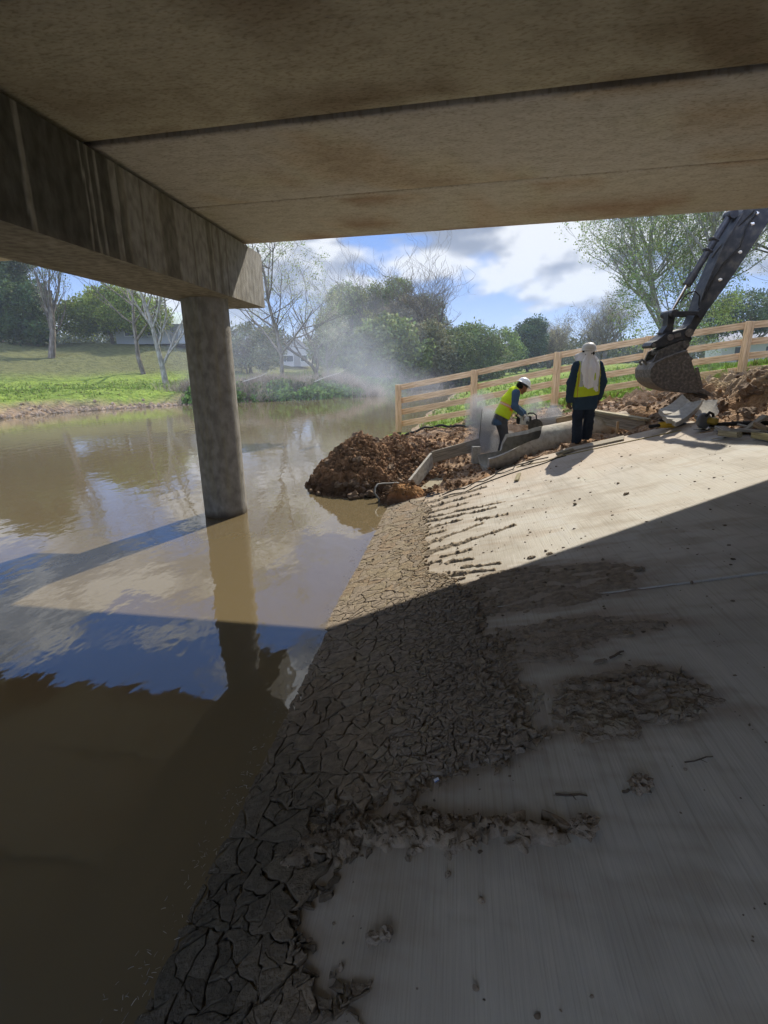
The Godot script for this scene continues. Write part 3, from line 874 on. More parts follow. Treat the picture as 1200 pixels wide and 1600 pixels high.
	tree("overhanging_tree", "leafy tree whose thin branches reach in at the right edge", 31.5, 38, 13, {"seed": 133, "levels": 4, "kids": [9, 5, 4, 3], "wig": .25, "spread": 1.0, "keep": .45, "stem": .75, "fork": .25, "trunk": .34, "lean": Vector3(-.10, 0, 0), "leaf": L(.13, .16, .06), "tips": .7, "size": .3, "clump": 1})
	# the low line of scrub that closes the view behind everything
	var xf := []
	var tint := []
	for k in 5200:
		var az := rng.randf_range(-1.1, 1.1)
		var dist := rng.randf_range(96, 150)
		var x := dist * sin(az)
		var f := dist * cos(az)
		if x > shore_x(left_shore, f) - 3 and x < shore_x(right_shore, f) + 3: continue
		var hh := 3.2 + 2.6 * nz.get_noise_2d(az * 7.0, 3.0) + (1.2 if az > 0.3 else 0.0)
		xf.append(Transform3D(Basis.from_euler(Vector3(rng.randf() * TAU, rng.randf() * TAU, 0)).scaled(Vector3.ONE * rng.randf_range(.8, 1.7)), P(x, land(x, f)[0] + rng.randf() * hh, f)))
		var g := rng.randf_range(.7, 1.3)
		tint.append(Color(.075 * g, .092 * g, .042 * g))
	tag(scatter("far_scrub", clumps[0], M.leaf, xf, tint), "low hazy line of scrub woods along the horizon", "woods")

# ---------- houses ----------
func window_part(t: Node3D, x: Transform3D, w: float, h: float) -> void:
	var fr := mb(Vector3.ZERO, L(.7, .7, .68))
	for s in [-1, 1]:
		fr.box(x * X(Vector3(s * w / 2, 0, 0.02)), Vector3(.07, h + .07, .06))
		fr.box(x * X(Vector3(0, s * h / 2, 0.021)), Vector3(w - .07, .07, .06))
	var wn := put("window", fr, M.plain, t)
	var g := mb(Vector3.ZERO, L(.05, .06, .07))
	g.box(x * X(Vector3(0, 0, 0.01)), Vector3(w - .06, h - .06, .02))
	put("pane", g, M.gloss, wn)

func house(called: String, label: String, x: float, f: float, yaw: float, s: Vector3, rise: float, wall: Color, roof: Color, gable_front := false) -> void:
	var t := thing(called, label, "house", P(x, land(x, f)[0] - 0.1, f), yaw)
	var w := mb(Vector3.ZERO, wall)
	w.box(X(Vector3(0, s.y / 2, 0)), s)
	var rot := PI / 2 if gable_front else 0.0
	var lx := s.z if gable_front else s.x
	var lz := s.x if gable_front else s.z
	w.prism(X(Vector3(0, s.y, 0), PI / 2 + rot), [Vector2(-lz / 2, 0), Vector2(lz / 2, 0), Vector2(0, rise)], -lx / 2, lx / 2)
	put("wall", w, M.plain, t)
	var r := mb(Vector3.ZERO, roof)
	for k in [-1, 1]:
		var a := Vector3(-lx / 2 - .3, s.y - .12, k * (lz / 2 + .4))
		var b := Vector3(-lx / 2 - .3, s.y + rise + .1, 0)
		for j in 24:
			var st := (lx + .6) / 24.0
			var bs := Basis(Vector3.UP, rot)
			var q := [a + Vector3(st * j, 0, 0), a + Vector3(st * (j + 1), 0, 0), b + Vector3(st * (j + 1), 0, 0), b + Vector3(st * j, 0, 0)]
			r.quad(bs * q[0], bs * q[1], bs * q[2], bs * q[3])
			r.box(Transform3D(bs) * along(q[0] + Vector3(0, .03, 0), q[3] + Vector3(0, .03, 0)), Vector3(q[0].distance_to(q[3]), .05, .04))
	put("roof", r, M.plain, t)
	var d := mb(Vector3.ZERO, wall * 0.55)
	d.box(X(Vector3(s.x * .12, 1.0, s.z / 2 + .02)), Vector3(.95, 2.0, .05), .01)
	put("door", d, M.plain, t)
	for q in [-.36, -.12, .36]:
		window_part(t, X(Vector3(s.x * q, s.y * .58, s.z / 2)), 1.0, .9)

func build_houses() -> void:
	house("metal_roofed_house", "pale grey house with a light green metal roof on the left embankment", -27.4, 72, 0.15, Vector3(11, 2.4, 7), 1.5, L(.36, .38, .39), L(.46, .52, .46))
	house("gabled_house", "small grey gabled house seen faintly behind the tall pale-trunked tree", -12.6, 82, 0.0, Vector3(4.2, 1.9, 6), 2.0, L(.50, .48, .46), L(.25, .24, .24), true)
	house("pale_shed", "pale shed behind the rounded shrub right of the column", -20.0, 80, 0.2, Vector3(4.5, 2.2, 4), 1.2, L(.55, .56, .57), L(.40, .40, .40), true)
	house("white_house", "white low house behind the fence at the right edge", 47.5, 66, -0.3, Vector3(13, 2.4, 7), 1.2, L(.66, .66, .66), L(.30, .30, .32))

# ---------- weeds, reeds and grass ----------
func tuft(seed_n: int, n: int, h: float, w: float, bend: float) -> ArrayMesh:
	var r := RandomNumberGenerator.new()
	r.seed = seed_n
	var m := mb()
	for k in n:
		var a := r.randf() * TAU
		var o := Vector3(cos(a), 0, sin(a)) * r.randf() * h * .35
		var d := Vector3(cos(a), 0, sin(a)) * bend * r.randf_range(.3, 1.0)
		var s := Vector3(-sin(a), 0, cos(a)) * w
		var hh := h * r.randf_range(.55, 1.0)
		var g := r.randf_range(.75, 1.25)
		m.col = Color(g, g, g)
		m.quad(o - s, o + s, o + s * .7 + d * hh * .35 + Vector3(0, hh * .6, 0), o - s * .7 + d * hh * .35 + Vector3(0, hh * .6, 0))
		m.tri(o - s * .7 + d * hh * .35 + Vector3(0, hh * .6, 0), o + s * .7 + d * hh * .35 + Vector3(0, hh * .6, 0), o + d * hh + Vector3(0, hh, 0))
	return m.mesh()

func build_weeds() -> void:
	var r := RandomNumberGenerator.new()
	r.seed = 77
	var weed := clump_mesh(11, 12, .75, -.5)
	var xf := []
	var tint := []
	# green weeds at the far water's edge
	for k in 5200:
		var x := r.randf_range(-14.5, 8.0)
		var f := shore_along(x)
		var d := absf(r.randfn(0.0, 1.6)) + .1
		f += d * 1.05
		var hgt := .25 + .5 * maxf(0.0, nz.get_noise_2d(x * .35, d * .4) + .25)
		if nz.get_noise_2d(x * .5 + 5, f * .4) < -.32: continue
		xf.append(Transform3D(Basis.from_euler(Vector3(0, r.randf() * TAU, 0)).scaled(Vector3.ONE * r.randf_range(.14, .34) * (1 + hgt)), P(x, land(x, f)[0] + hgt * r.randf() * .8, f)))
		var g := r.randf_range(.6, 1.35)
		tint.append(Color(.15 * g, .25 * g, .06 * g) if d < 1.2 or nz.get_noise_2d(x * .6, f) > 0 else Color(.10 * g, .14 * g, .04 * g))
	tag(scatter("bank_weeds", weed, M.leaf, xf, tint), "bright green weeds growing along the far water's edge", "weeds")
	# dead grey reeds
	xf = []; tint = []
	var reed := tuft(5, 14, 1.0, .012, .9)
	for k in 2600:
		var c: Array = [[-12.6, 42.2, 2.6, 1.0], [-8.4, 44.2, 2.0, .7], [-3.4, 47, 2.4, 1.2], [3.0, 59, 2.5, 2.0]][k % 4]
		var x: float = c[0] + r.randfn() * c[2] * .6
		var f: float = c[1] + r.randfn() * c[3] * .6
		xf.append(Transform3D(Basis.from_euler(Vector3(r.randf_range(-.7, .7), r.randf() * TAU, r.randf_range(-.7, .7))).scaled(Vector3.ONE * r.randf_range(.6, 1.3)), P(x, maxf(land(x, f)[0], 0.02), f)))
		var g := r.randf_range(.6, 1.3)
		tint.append(Color(.36 * g, .30 * g, .235 * g))
	tag(scatter("dead_reeds", reed, M.leaf, xf, tint), "heaps of dead grey-brown reeds on the far bank", "reeds")
	# tufts over the lawns, thinning with distance
	xf = []; tint = []
	var grass := tuft(6, 9, .3, .012, .5)
	for k in 26000:
		var x: float
		var f: float
		if k % 2 == 0:
			f = 13.2 + 30.0 * pow(r.randf(), 1.7)
			x = r.randf_range(0.2, 5.0 + f * .95)
			if x < shore_x(right_shore, f) + .5: continue
			if f < 14.6 - .28 * (x - .44): continue
		else:
			f = 30 + 30 * pow(r.randf(), 1.4)
			x = r.randf_range(-36, 2)
			if x > shore_x(left_shore, f): continue
			var d := shore_d(left_shore, Vector2(x, f))
			if d < 1.6 or d > 14 or (d < 4.5 and nz.get_noise_2d(x * .6, f * .6) < .05): continue
		var y = land(x, f)[0] if f > 14.4 else maxf(dig_y(x, f), land(x, f)[0]) - .02
		xf.append(Transform3D(Basis.from_euler(Vector3(0, r.randf() * TAU, 0)).scaled(Vector3(1, r.randf_range(.35, 1.0), 1) * r.randf_range(.6, 1.1)), P(x, y - .02, f)))
		var g := r.randf_range(.7, 1.3)
		var dry := r.randf() < .12
		tint.append(Color(.21 * g, .19 * g, .085 * g) if dry else Color(.19 * g, .275 * g, .045 * g))
	tag(scatter("lawn_grass", grass, M.leaf, xf, tint), "short bright green grass on the banks and lawn", "grass")
	# stones along the left eroded bank
	xf = []; tint = []
	var rock := mb()
	rock.lump(Vector3.ZERO, Vector3(1, .7, 1), nz, 3.0, .6, 7, 5)
	rock.flat()
	for k in 420:
		var f := r.randf_range(27, 41)
		var x := shore_x(left_shore, f) - absf(r.randfn()) * .45 - .05
		xf.append(Transform3D(Basis.from_euler(Vector3(r.randf() * 6, r.randf() * 6, 0)).scaled(Vector3.ONE * r.randf_range(.04, .17)), P(x, maxf(land(x, f)[0], 0.0), f)))
		var g := r.randf_range(.7, 1.3)
		tint.append(Color(.30 * g, .22 * g, .15 * g))
	tag(scatter("bank_stones", rock.mesh(), M.plain, xf, tint), "tan stones and clods along the eroded left bank", "stones")
	# two fallen pale branches lying on the weeds
	for k in 2:
		var a: Vector3 = [P(-12.0, 1.0, 42.6), P(-6.0, 1.1, 44.4)][k]
		var m := mb(a, L(.5, .45, .38))
		m.tube([a, a + Vector3(1.2, .5, .3), a + Vector3(2.6, .9, .2), a + Vector3(3.4, 1.3, 0)], [.05, .045, .03, .012], 6)
		var o := put("fallen_branch", m, M.plain)
		o.position = a
		tag(o, ["pale fallen branch on the weeds just right of the column", "pale fallen branch on the weeds left of the drifting dust"][k], "branch")

func shore_along(x: float) -> float:
	for k in range(4, left_shore.size() - 1):
		if x >= left_shore[k].x and x <= left_shore[k + 1].x:
			return lerpf(left_shore[k].y, left_shore[k + 1].y, (x - left_shore[k].x) / (left_shore[k + 1].x - left_shore[k].x))
	return 45.0

# ---------- drying mud on the slope ----------
var mud_top := [Vector2(-6, .3), Vector2(0.9, .25), Vector2(1.2, .60), Vector2(1.34, .62), Vector2(1.43, .43), Vector2(1.55, .40), Vector2(1.77, .47), Vector2(1.96, .56), Vector2(2.15, .45), Vector2(2.27, .77), Vector2(2.46, 1.1), Vector2(2.59, 1.43), Vector2(2.73, 1.58), Vector2(3.1, 1.45), Vector2(3.5, 1.38), Vector2(4.1, 1.30), Vector2(4.76, 1.22), Vector2(5.24, 1.0), Vector2(5.52, .80), Vector2(6.24, .72), Vector2(7.35, .70), Vector2(8.76, .66), Vector2(9.4, .4), Vector2(11, 0)]
var patches := [
	[Vector2(1.1, 5.0), Vector2(1.5, 5.22), Vector2(1.97, 5.2), Vector2(2.6, 4.95), Vector2(2.53, 4.43), Vector2(1.97, 4.28), Vector2(1.33, 4.27), Vector2(1.1, 4.6)],
	[Vector2(1.2, 3.84), Vector2(1.6, 4.02), Vector2(1.93, 4.12), Vector2(2.6, 3.86), Vector2(2.17, 3.68), Vector2(1.87, 3.48), Vector2(1.2, 3.46)],
	[Vector2(1.73, 3.2), Vector2(2.07, 3.32), Vector2(2.33, 3.33), Vector2(2.5, 2.98), Vector2(2.3, 2.84), Vector2(2.07, 2.77), Vector2(1.83, 2.66), Vector2(1.68, 2.9)],
	[Vector2(.35, 1.95), Vector2(.63, 2.11), Vector2(.93, 2.16), Vector2(1.27, 2.13), Vector2(1.62, 2.11), Vector2(1.62, 2.07), Vector2(1.27, 2.03), Vector2(.93, 1.95), Vector2(.67, 1.94), Vector2(.5, 1.8), Vector2(.3, 1.8)],
]
var streaks := [[.47, 5.39, 1.5, 5.28, .06], [.7, 6.11, 1.83, 6.62, .055], [.75, 6.55, 1.47, 6.97, .045], [.6, 7.84, 1.83, 7.82, .03], [.63, 7.61, 1.67, 7.59, .04], [.97, 5.96, 1.3, 5.99, .03], [1.03, 5.71, 1.3, 5.68, .04], [1.2, 5.49, 1.57, 5.43, .03], [.57, 5.75, .95, 5.82, .05], [1.4, 7.17, 1.8, 7.15, .02], [.6, 5.06, 1.03, 5.24, .06], [.5, 6.40, .93, 6.59, .05], [.47, 8.41, 1.5, 8.63, .05], [.5, 7.15, 1.2, 7.35, .05], [.45, 8.05, 1.3, 8.2, .04], [.5, 6.85, 1.0, 6.98, .04], [.6, 8.8, 1.6, 9.0, .05]]
var patch_box := []

func mud_edge(g: float) -> float:
	for k in mud_top.size() - 1:
		if g < mud_top[k + 1].x:
			return lerpf(mud_top[k].y, mud_top[k + 1].y, (g - mud_top[k].x) / (mud_top[k + 1].x - mud_top[k].x))
	return 0.0

func patch_in(k: int, q: Vector2) -> float:     # how far inside a patch, negative outside
	if not (patch_box[k] as Rect2).has_point(q): return -1.0
	var poly: Array = patches[k]
	var best := 1e9
	for j in poly.size():
		best = minf(best, q.distance_to(Geometry2D.get_closest_point_to_segment(q, poly[j], poly[(j + 1) % poly.size()])))
	return best if Geometry2D.is_point_in_polygon(q, PackedVector2Array(poly)) else -best

# [thickness of the mud, how much of it is the cracked flat]
func mud_at(e: float, g: float) -> Array:
	var n := nz.get_noise_2d(e * 3.1 + 11, g * 3.1)
	var inn := mud_edge(g) - e + 0.13 * nz.get_noise_2d(slab_p(e, g).x * 2.6 + 3, -slab_p(e, g).z * 2.6) + 0.05 * n
	var zone := ss(-.02, .10, inn)
	var t := 0.009 * zone
	var q := Vector2(e, g + 0.05 * n)
	for k in patches.size():
		var d := patch_in(k, q) + 0.07 * nz.get_noise_2d(e * 6, g * 9) + 0.03 * n
		if d > -.05:
			var hole := ss(-.35, .15, nz.get_noise_2d(e * 2.6 + k * 9, g * 6.5))
			var lip := ss(.22, .05, d) if k < 3 else 1.0
			t = maxf(t, ss(-.03, .06, d) * [.013, .016, .034, .055][k] * maxf(hole, 0.25 * lip + (.75 if k == 3 else .12)))
	for s in streaks:
		if g < s[1] - .8 or g > s[3] + .8: continue
		var a := Vector2(s[0], s[1])
		var b := Vector2(s[2], s[3])
		var c := Geometry2D.get_closest_point_to_segment(q, a, b)
		var u := (c - a).length() / maxf((b - a).length(), .01)
		var w: float = s[4] * lerpf(1.7, .6, u) * (1.0 + 0.8 * nz.get_noise_2d(e * 7, g * 2 + 4))
		t = maxf(t, .026 * ss(w, w * .25, q.distance_to(c)) * lerpf(.45, 1.0, ss(-.3, .15, nz.get_noise_2d(e * 8 + 3, g * 8))))
	return [t, zone]

func crumble(x: float, f: float) -> float:
	# about -0.5 in the hollows to 0.5 on the crowns of the crumbs
	var wx := x + .02 * nz.get_noise_2d(x * 12, f * 12)
	return clampf(0.55 * (-cell.get_noise_2d(wx * 24 + 3, f * 24) - .55) + 0.45 * (-cell.get_noise_2d(wx * 52, f * 52 + 8) - .55) + .35 * nz.get_noise_2d(x * 9, f * 9), -.5, .5)

func build_mud() -> void:
	var gs := []
	var g0 := 0.45
	while g0 < 9.45:
		gs.append(g0)
		g0 += maxf(.0135, .0036 * g0)
	var ne := 260
	var m := mb()
	m.grid(ne, gs.size() - 1, func(a, b):
		var e := lerpf(-.75, 2.75, a / float(ne))
		var g: float = gs[b]
		var r := mud_at(e, g)
		var q := slab_p(e, g, 0.0)
		var t: float = r[0]
		var c := crumble(q.x, -q.z)
		var loose := 1.0 - 0.75 * float(r[1])
		var h := t * (1.0 + loose * c * 1.3) + (0.012 if g > 4.41 else 0.0) - 0.012 * ss(.006, .0, t)
		h += 0.012 * nz.get_noise_2d(q.x * 5, q.z * 5) * float(r[1])
		h -= .10 * ss(-.3, -.7, e)
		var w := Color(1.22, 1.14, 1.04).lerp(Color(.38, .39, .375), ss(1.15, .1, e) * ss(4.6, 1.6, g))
		w = w.lerp(Color(.72, .68, .62), ss(.018, .03, t) * ss(3.4, 2.0, g) * .7)
		w = w.lerp(Color(1.3, 1.16, 1.02), ss(.020, .008, t) * .8)
		w = w.lerp(Color(1.2, 1.08, .96), ss(4.6, 5.6, g) * .8)
		w.a = 1
		m.col = w
		return [q + Vector3(0, h, 0), Vector2(e, g)])
	var base := put("mud_flat", m, M.mud)
	tag(base, "drying brown mud spread along the water's edge of the slope", "", "", "structure")
	mud_plates(base)
	# crumbs and clods strewn over the slope round the mud
	var r := RandomNumberGenerator.new()
	r.seed = 15
	var lumps := []
	for k in 3:
		var l := mb()
		l.lump(Vector3.ZERO, Vector3(1, .65, .85), nz, 1.0 + k, .9, 7, 5)
		l.flat()
		lumps.append(l.mesh())
	var xf := [[], [], []]
	var tint := [[], [], []]
	for k in 9000:
		var e := r.randf_range(-.1, 3.2)
		var g := .9 + 8.6 * pow(r.randf(), 1.3)
		var t: float = mud_at(e + .05 * r.randfn(), g + .04 * r.randfn())[0]
		var near: float = 0.02
		if t > .008: near = .30 if t < .028 else .42
		elif e < mud_edge(g) + .25: near = .10
		if r.randf() > near: continue
		var s := .004 + .014 * pow(r.randf(), 2.5) + (.006 if t > .02 else 0.0)
		if g > 5: s *= 1.3
		var j := k % 3
		var t2: float = mud_at(e, g)[0]
		xf[j].append(Transform3D(Basis.from_euler(Vector3(r.randf() * 6, r.randf() * 6, r.randf() * 6)).scaled(Vector3.ONE * s), slab_p(e, g, t2 * .9 + (.012 if g > 4.41 else 0.0) + s * .35)))
		var v := r.randf_range(.75, 1.25)
		tint[j].append(Color(.205 * v, .165 * v, .122 * v) * (1.3 if g > 5 else 1.0))
	for j in 3:
		tag(scatter("mud_crumbs", lumps[j], M.plain, xf[j], tint[j]), ["small dry mud crumbs strewn over the concrete slope", "flat mud crumbs strewn among the streaks of mud", "rounded mud crumbs strewn round the cracked mud"][j], "mud crumbs")
	# dark specks of mud and grit over the bare concrete
	xf = [[]]; tint = [[]]
	for k in 900:
		var e := r.randf_range(.5, 4.8)
		var g := .8 + 8.6 * r.randf()
		if nz.get_noise_2d(e * 1.3, g * 1.3 + 60) < -.05 and r.randf() < .8: continue
		var s := (.003 + .010 * pow(r.randf(), 4.0)) * (1.0 if g < 4 else 1.25)
		xf[0].append(Transform3D(Basis.from_euler(Vector3(0, r.randf() * 6, .29)).scaled(Vector3(s * 1.3, s * .7, s)), slab_p(e, g, (.012 if g > 4.41 else 0.0) + s * .25)))
		var v := r.randf_range(.5, 1.2)
		tint[0].append(Color(.17 * v, .135 * v, .10 * v))
	tag(scatter("mud_crumbs", lumps[1], M.plain, xf[0], tint[0]), "dark specks of mud and grit on the bare concrete", "mud crumbs")
	# bits of straw and stalk washed up at the water's edge
	var st := mb()
	st.tube([Vector3(-.5, 0, 0), Vector3(0, .06, .04), Vector3(.5, 0, 0)], [.05, .05, .04], 4)
	var sx := []
	var sc := []
	for k in 420:
		var g := 1.0 + 6.5 * pow(r.randf(), 1.4)
		var e := -.16 + r.randfn() * .05
		sx.append(Transform3D(Basis.from_euler(Vector3(r.randf_range(-.4, .4), r.randf() * TAU, r.randf_range(-.5, .5))).scaled(Vector3.ONE * r.randf_range(.008, .026)), slab_p(e, g, maxf(.042, -.3 * e + .004))))
		var v := r.randf_range(.5, 1.3)
		sc.append(Color(.36 * v, .34 * v, .30 * v))
	tag(scatter("washed_up_straw", st.mesh(), M.plain, sx, sc), "pale bits of straw and stalk washed up at the mud's wet edge", "straw")

func plate_size(e: float, g: float) -> float:
	var s := lerpf(.125, .037, ss(.22, .95, e + .16 * nz.get_noise_2d(e * 2, g * 2)))
	s *= lerpf(1.0, 1.3, ss(4.2, 6.5, g))
	return s * (1.0 + .45 * nz.get_noise_2d(e * 3 + 20, g * 3))

func warp(q: Vector2) -> Vector2:
	return q + Vector2(nz.get_noise_2d(q.x * 7, q.y * 7), nz.get_noise_2d(q.x * 7 + 40, q.y * 7)) * .045 + Vector2(nz.get_noise_2d(q.x * 26, q.y * 26 + 9), nz.get_noise_2d(q.x * 26 + 70, q.y * 26)) * .009

# cut a convex sheet of mud (points and the half width of the crack along each edge) by a line
func crack(poly: Array, c: Vector2, n: Vector2, w: float) -> Array:
	var out := [[], []]
	for j in poly.size():
		var a: Array = poly[j]
		var b: Array = poly[(j + 1) % poly.size()]
		var da := ((a[0] as Vector2) - c).dot(n)
		var db := ((b[0] as Vector2) - c).dot(n)
		var sa := 0 if da <= 0 else 1
		out[sa].append(a)
		if da * db < 0:
			var q: Vector2 = (a[0] as Vector2).lerp(b[0], da / (da - db))
			out[sa].append([q, w])
			out[1 - sa].append([q, a[1]])
	return out

func mud_plates(base: Node3D) -> void:
	var r := RandomNumberGenerator.new()
	r.seed = 33
	var todo := []
	var g0 := .55
	while g0 < 9.0:
		var dg := r.randf_range(.34, .52)
		var e0 := -.42
		while e0 < 2.7:
			var de := r.randf_range(.38, .6)
			var q := []
			for c in [[e0, g0], [e0 + de, g0], [e0 + de, g0 + dg], [e0, g0 + dg]]:
				var v := slab_p(c[0], c[1])
				q.append([Vector2(v.x, -v.z), .0035])
			todo.append([q, 0])
			e0 += de
		g0 += dg
	var done := []
	while todo.size():
		var it: Array = todo.pop_back()
		var poly: Array = it[0]
		if poly.size() < 3: continue
		var c := Vector2.ZERO
		for q in poly: c += q[0] / poly.size()
		var area := 0.0
		for q in poly.size(): area += (poly[q][0] as Vector2).cross(poly[(q + 1) % poly.size()][0]) * .5
		area = absf(area)
		var e := c.x + 1.1025 - .14 * c.y
		var g := c.y + .38 * c.x
		var inn := mud_edge(g) + .13 * nz.get_noise_2d(c.x * 2.6 + 3, c.y * 2.6) + .06 * nz.get_noise_2d(c.x * 6, c.y * 6) - e
		var rub := 0.0
		var s := plate_size(e, g)
		if inn < 0.0 or (g > 1.78 and g < 2.2 and e > .38):
			rub = 1.0
			var any := false
			for q in poly:
				var m0: Vector2 = c.lerp(q[0], .6)
				if mud_at(m0.x + 1.1025 - .14 * m0.y, m0.y + .38 * m0.x)[0] > .010 and m0.y + .38 * m0.x < 5.2: any = true
			if not any and area < .03 and inn < -.28: continue
			s = .036 if g > 2.3 else .05
		s *= r.randf_range(.62, 1.65) if rub == 0.0 else r.randf_range(.6, 1.3)
		if area > s * s * .95 and it[1] < 16:
			# across the longest way, a little askew
			var far := 0.0
			var ax := Vector2.RIGHT
			for q in poly:
				for w in poly:
					var d: Vector2 = q[0] - w[0]
					if d.length() > far:
						far = d.length(); ax = d / far
			var lev: int = it[1]
			var w2 := lerpf(.0062, .0018, clampf(lev / 7.0, 0, 1)) * r.randf_range(.35, 1.5)
			if r.randf() < .22: w2 = .0005
			w2 *= lerpf(.5, 1.0, ss(-.2, .25, e))
			var at := c + ax * far * r.randf_range(-.16, .16)
			for half in crack(poly, at, ax.rotated(r.randf_range(-.45, .45)), w2): todo.append([half, lev + 1])
			continue
		if rub > 0.0:
			var mt: float = mud_at(e, g)[0]
			var rim := ss(.30, .02, -inn)      # stragglers along the rim of the flat
			if g > 5.2 or r.randf() < .12: continue
			if mt < .010 and r.randf() > rim * .75: continue
			if mt < .02 and r.randf() < .86 * (1.0 - rim): continue
		done.append([c, s, e, g, rub, poly])
	var made := []
	for k in done.size():
		var e: float = done[k][2]
		var g: float = done[k][3]
		var rub: float = done[k][4]
		var raw: Array = done[k][5]
		# draw each edge back by its crack's half width
		var cut: Array = raw
		for j in raw.size():
			var a: Vector2 = raw[j][0]
			var b: Vector2 = raw[(j + 1) % raw.size()][0]
			var n2 := (b - a).normalized().orthogonal()
			if n2.dot((done[k][0] as Vector2) - a) < 0: n2 = -n2
			cut = crack(cut, a + n2 * (float(raw[j][1]) + rub * .0012), n2, 0.0)[1]
			if cut.size() < 3: break
		if cut.size() < 3: continue
		var c := Vector2.ZERO
		for q in cut: c += q[0] / cut.size()
		var s := .01
		for q in cut: s = maxf(s, c.distance_to(q[0]))
		var cw := warp(c)
		var ring := []
		for j in cut.size():
			var a: Vector2 = cut[j][0]
			var b: Vector2 = cut[(j + 1) % cut.size()][0]
			var nseg := clampi(int(a.distance_to(b) / (s * .26)), 1, 5)
			for t in nseg: ring.append(warp(a.lerp(b, t / float(nseg))))
		if ring.size() < 4: continue
		var loose := maxf(ss(.6, 1.05, e) * ss(6.2, 5.0, g), rub)
		var th := lerpf(.030, .026, loose) * r.randf_range(.95, 1.05) + loose * r.randf_range(0, .012)
		th *= lerpf(1.0, .72, ss(5.2, 6.2, g))
		th *= lerpf(.45, 1.0, ss(-.40, -.15, e))
		if rub > 0.0: th = maxf(.016, float(mud_at(e, g)[0]) * r.randf_range(.7, 1.2))
		var tilt := Vector2(r.randfn(), r.randfn()) * lerpf(.010, .085, loose) * (1.0 + rub * 1.5)
		var curl := lerpf(.05, .2, r.randf()) * lerpf(.3, 1.0, loose)
		var m := mb()
		var v := r.randf_range(.86, 1.16)
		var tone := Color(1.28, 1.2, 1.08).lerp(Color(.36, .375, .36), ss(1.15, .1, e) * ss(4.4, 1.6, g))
		tone = tone.lerp(Color(1.08, .99, .88), ss(4.4, 5.4, g) * .85)
		tone = tone.lerp(Color(.62, .60, .56), ss(-.10, -.22, e))
		if rub > 0.0: tone = tone * lerpf(.58, .82, ss(1.9, 3.0, g))
		m.col = Color(tone.r * v, tone.g * v, tone.b * v)
		var lift0 := .012 if g > 4.41 else 0.0
		var up := func(q: Vector2, h: float, rr: float) -> Vector3:
			var dq: Vector2 = q - cw
			var y := slab_y(q.x, q.y) + lift0 + h
			if h > .01: y += dq.dot(tilt) + curl * rr * rr * s * .12 + .0035 * nz.get_noise_2d(q.x * 30, q.y * 30) + .004 * nz.get_noise_2d(q.x * 9, q.y * 9 + 30)
			return P(q.x, y, q.y)
		var n := ring.size()
		var bev := minf(.005, s * .06)
		var f0 := m.v.size()
		for lay in 4:
			for j in n:
				var d2: Vector2 = ring[j] - cw
				var l2 := d2.length()
				var q2: Vector2 = ring[j]
				if lay == 2: q2 = cw + d2 * maxf(.4, 1.0 - bev / maxf(l2, .001))
				if lay == 3: q2 = cw + d2 * .5
				m.p(up.call(q2, [.0, th - bev * .7, th, th][lay], [1.0, 1.0, .95, .5][lay]))
		var cc := m.p(up.call(cw, th, 0.0))
		for lay in 3:
			for j in n:
				var a := f0 + lay * n + j
				var b := f0 + lay * n + (j + 1) % n
				m.i.append_array([a, a + n, b, b, a + n, b + n])
		for j in n:
			m.i.append_array([f0 + 3 * n + j, cc, f0 + 3 * n + (j + 1) % n])
		var dist := Vector3(c.x, slab_y(c.x, c.y) - H, c.y).length()
		made.append([s / dist, m])
	made.sort_custom(func(a, b): return a[0] > b[0])
	var rest := mb()
	for k in made.size():
		if k < 300:
			put("mud_plate", made[k][1], M.mud, base)
		else:
			var m: MB = made[k][1]
			var f0 := rest.v.size()
			rest.v.append_array(m.v); rest.c.append_array(m.c); rest.uv.append_array(m.uv)
			for t in m.i: rest.i.append(t + f0)
	print("mud plates ", made.size(), " tris ", rest.i.size() / 3)
	tag(put("small_mud_plates", rest, M.mud, base), "", "", "", "stuff")

# ---------- fence ----------
func post_at(k: float) -> Vector3:
	var ys := [.62, .98, 1.32, 1.68, 2.04, 2.2, 2.28]
	var i0 := clampi(int(k), 0, 6)
	var i1 := mini(i0 + 1, 6)
	return P(.44 + 1.905 * k, lerpf(ys[i0], ys[i1], k - i0), 14.2 - .52 * k)

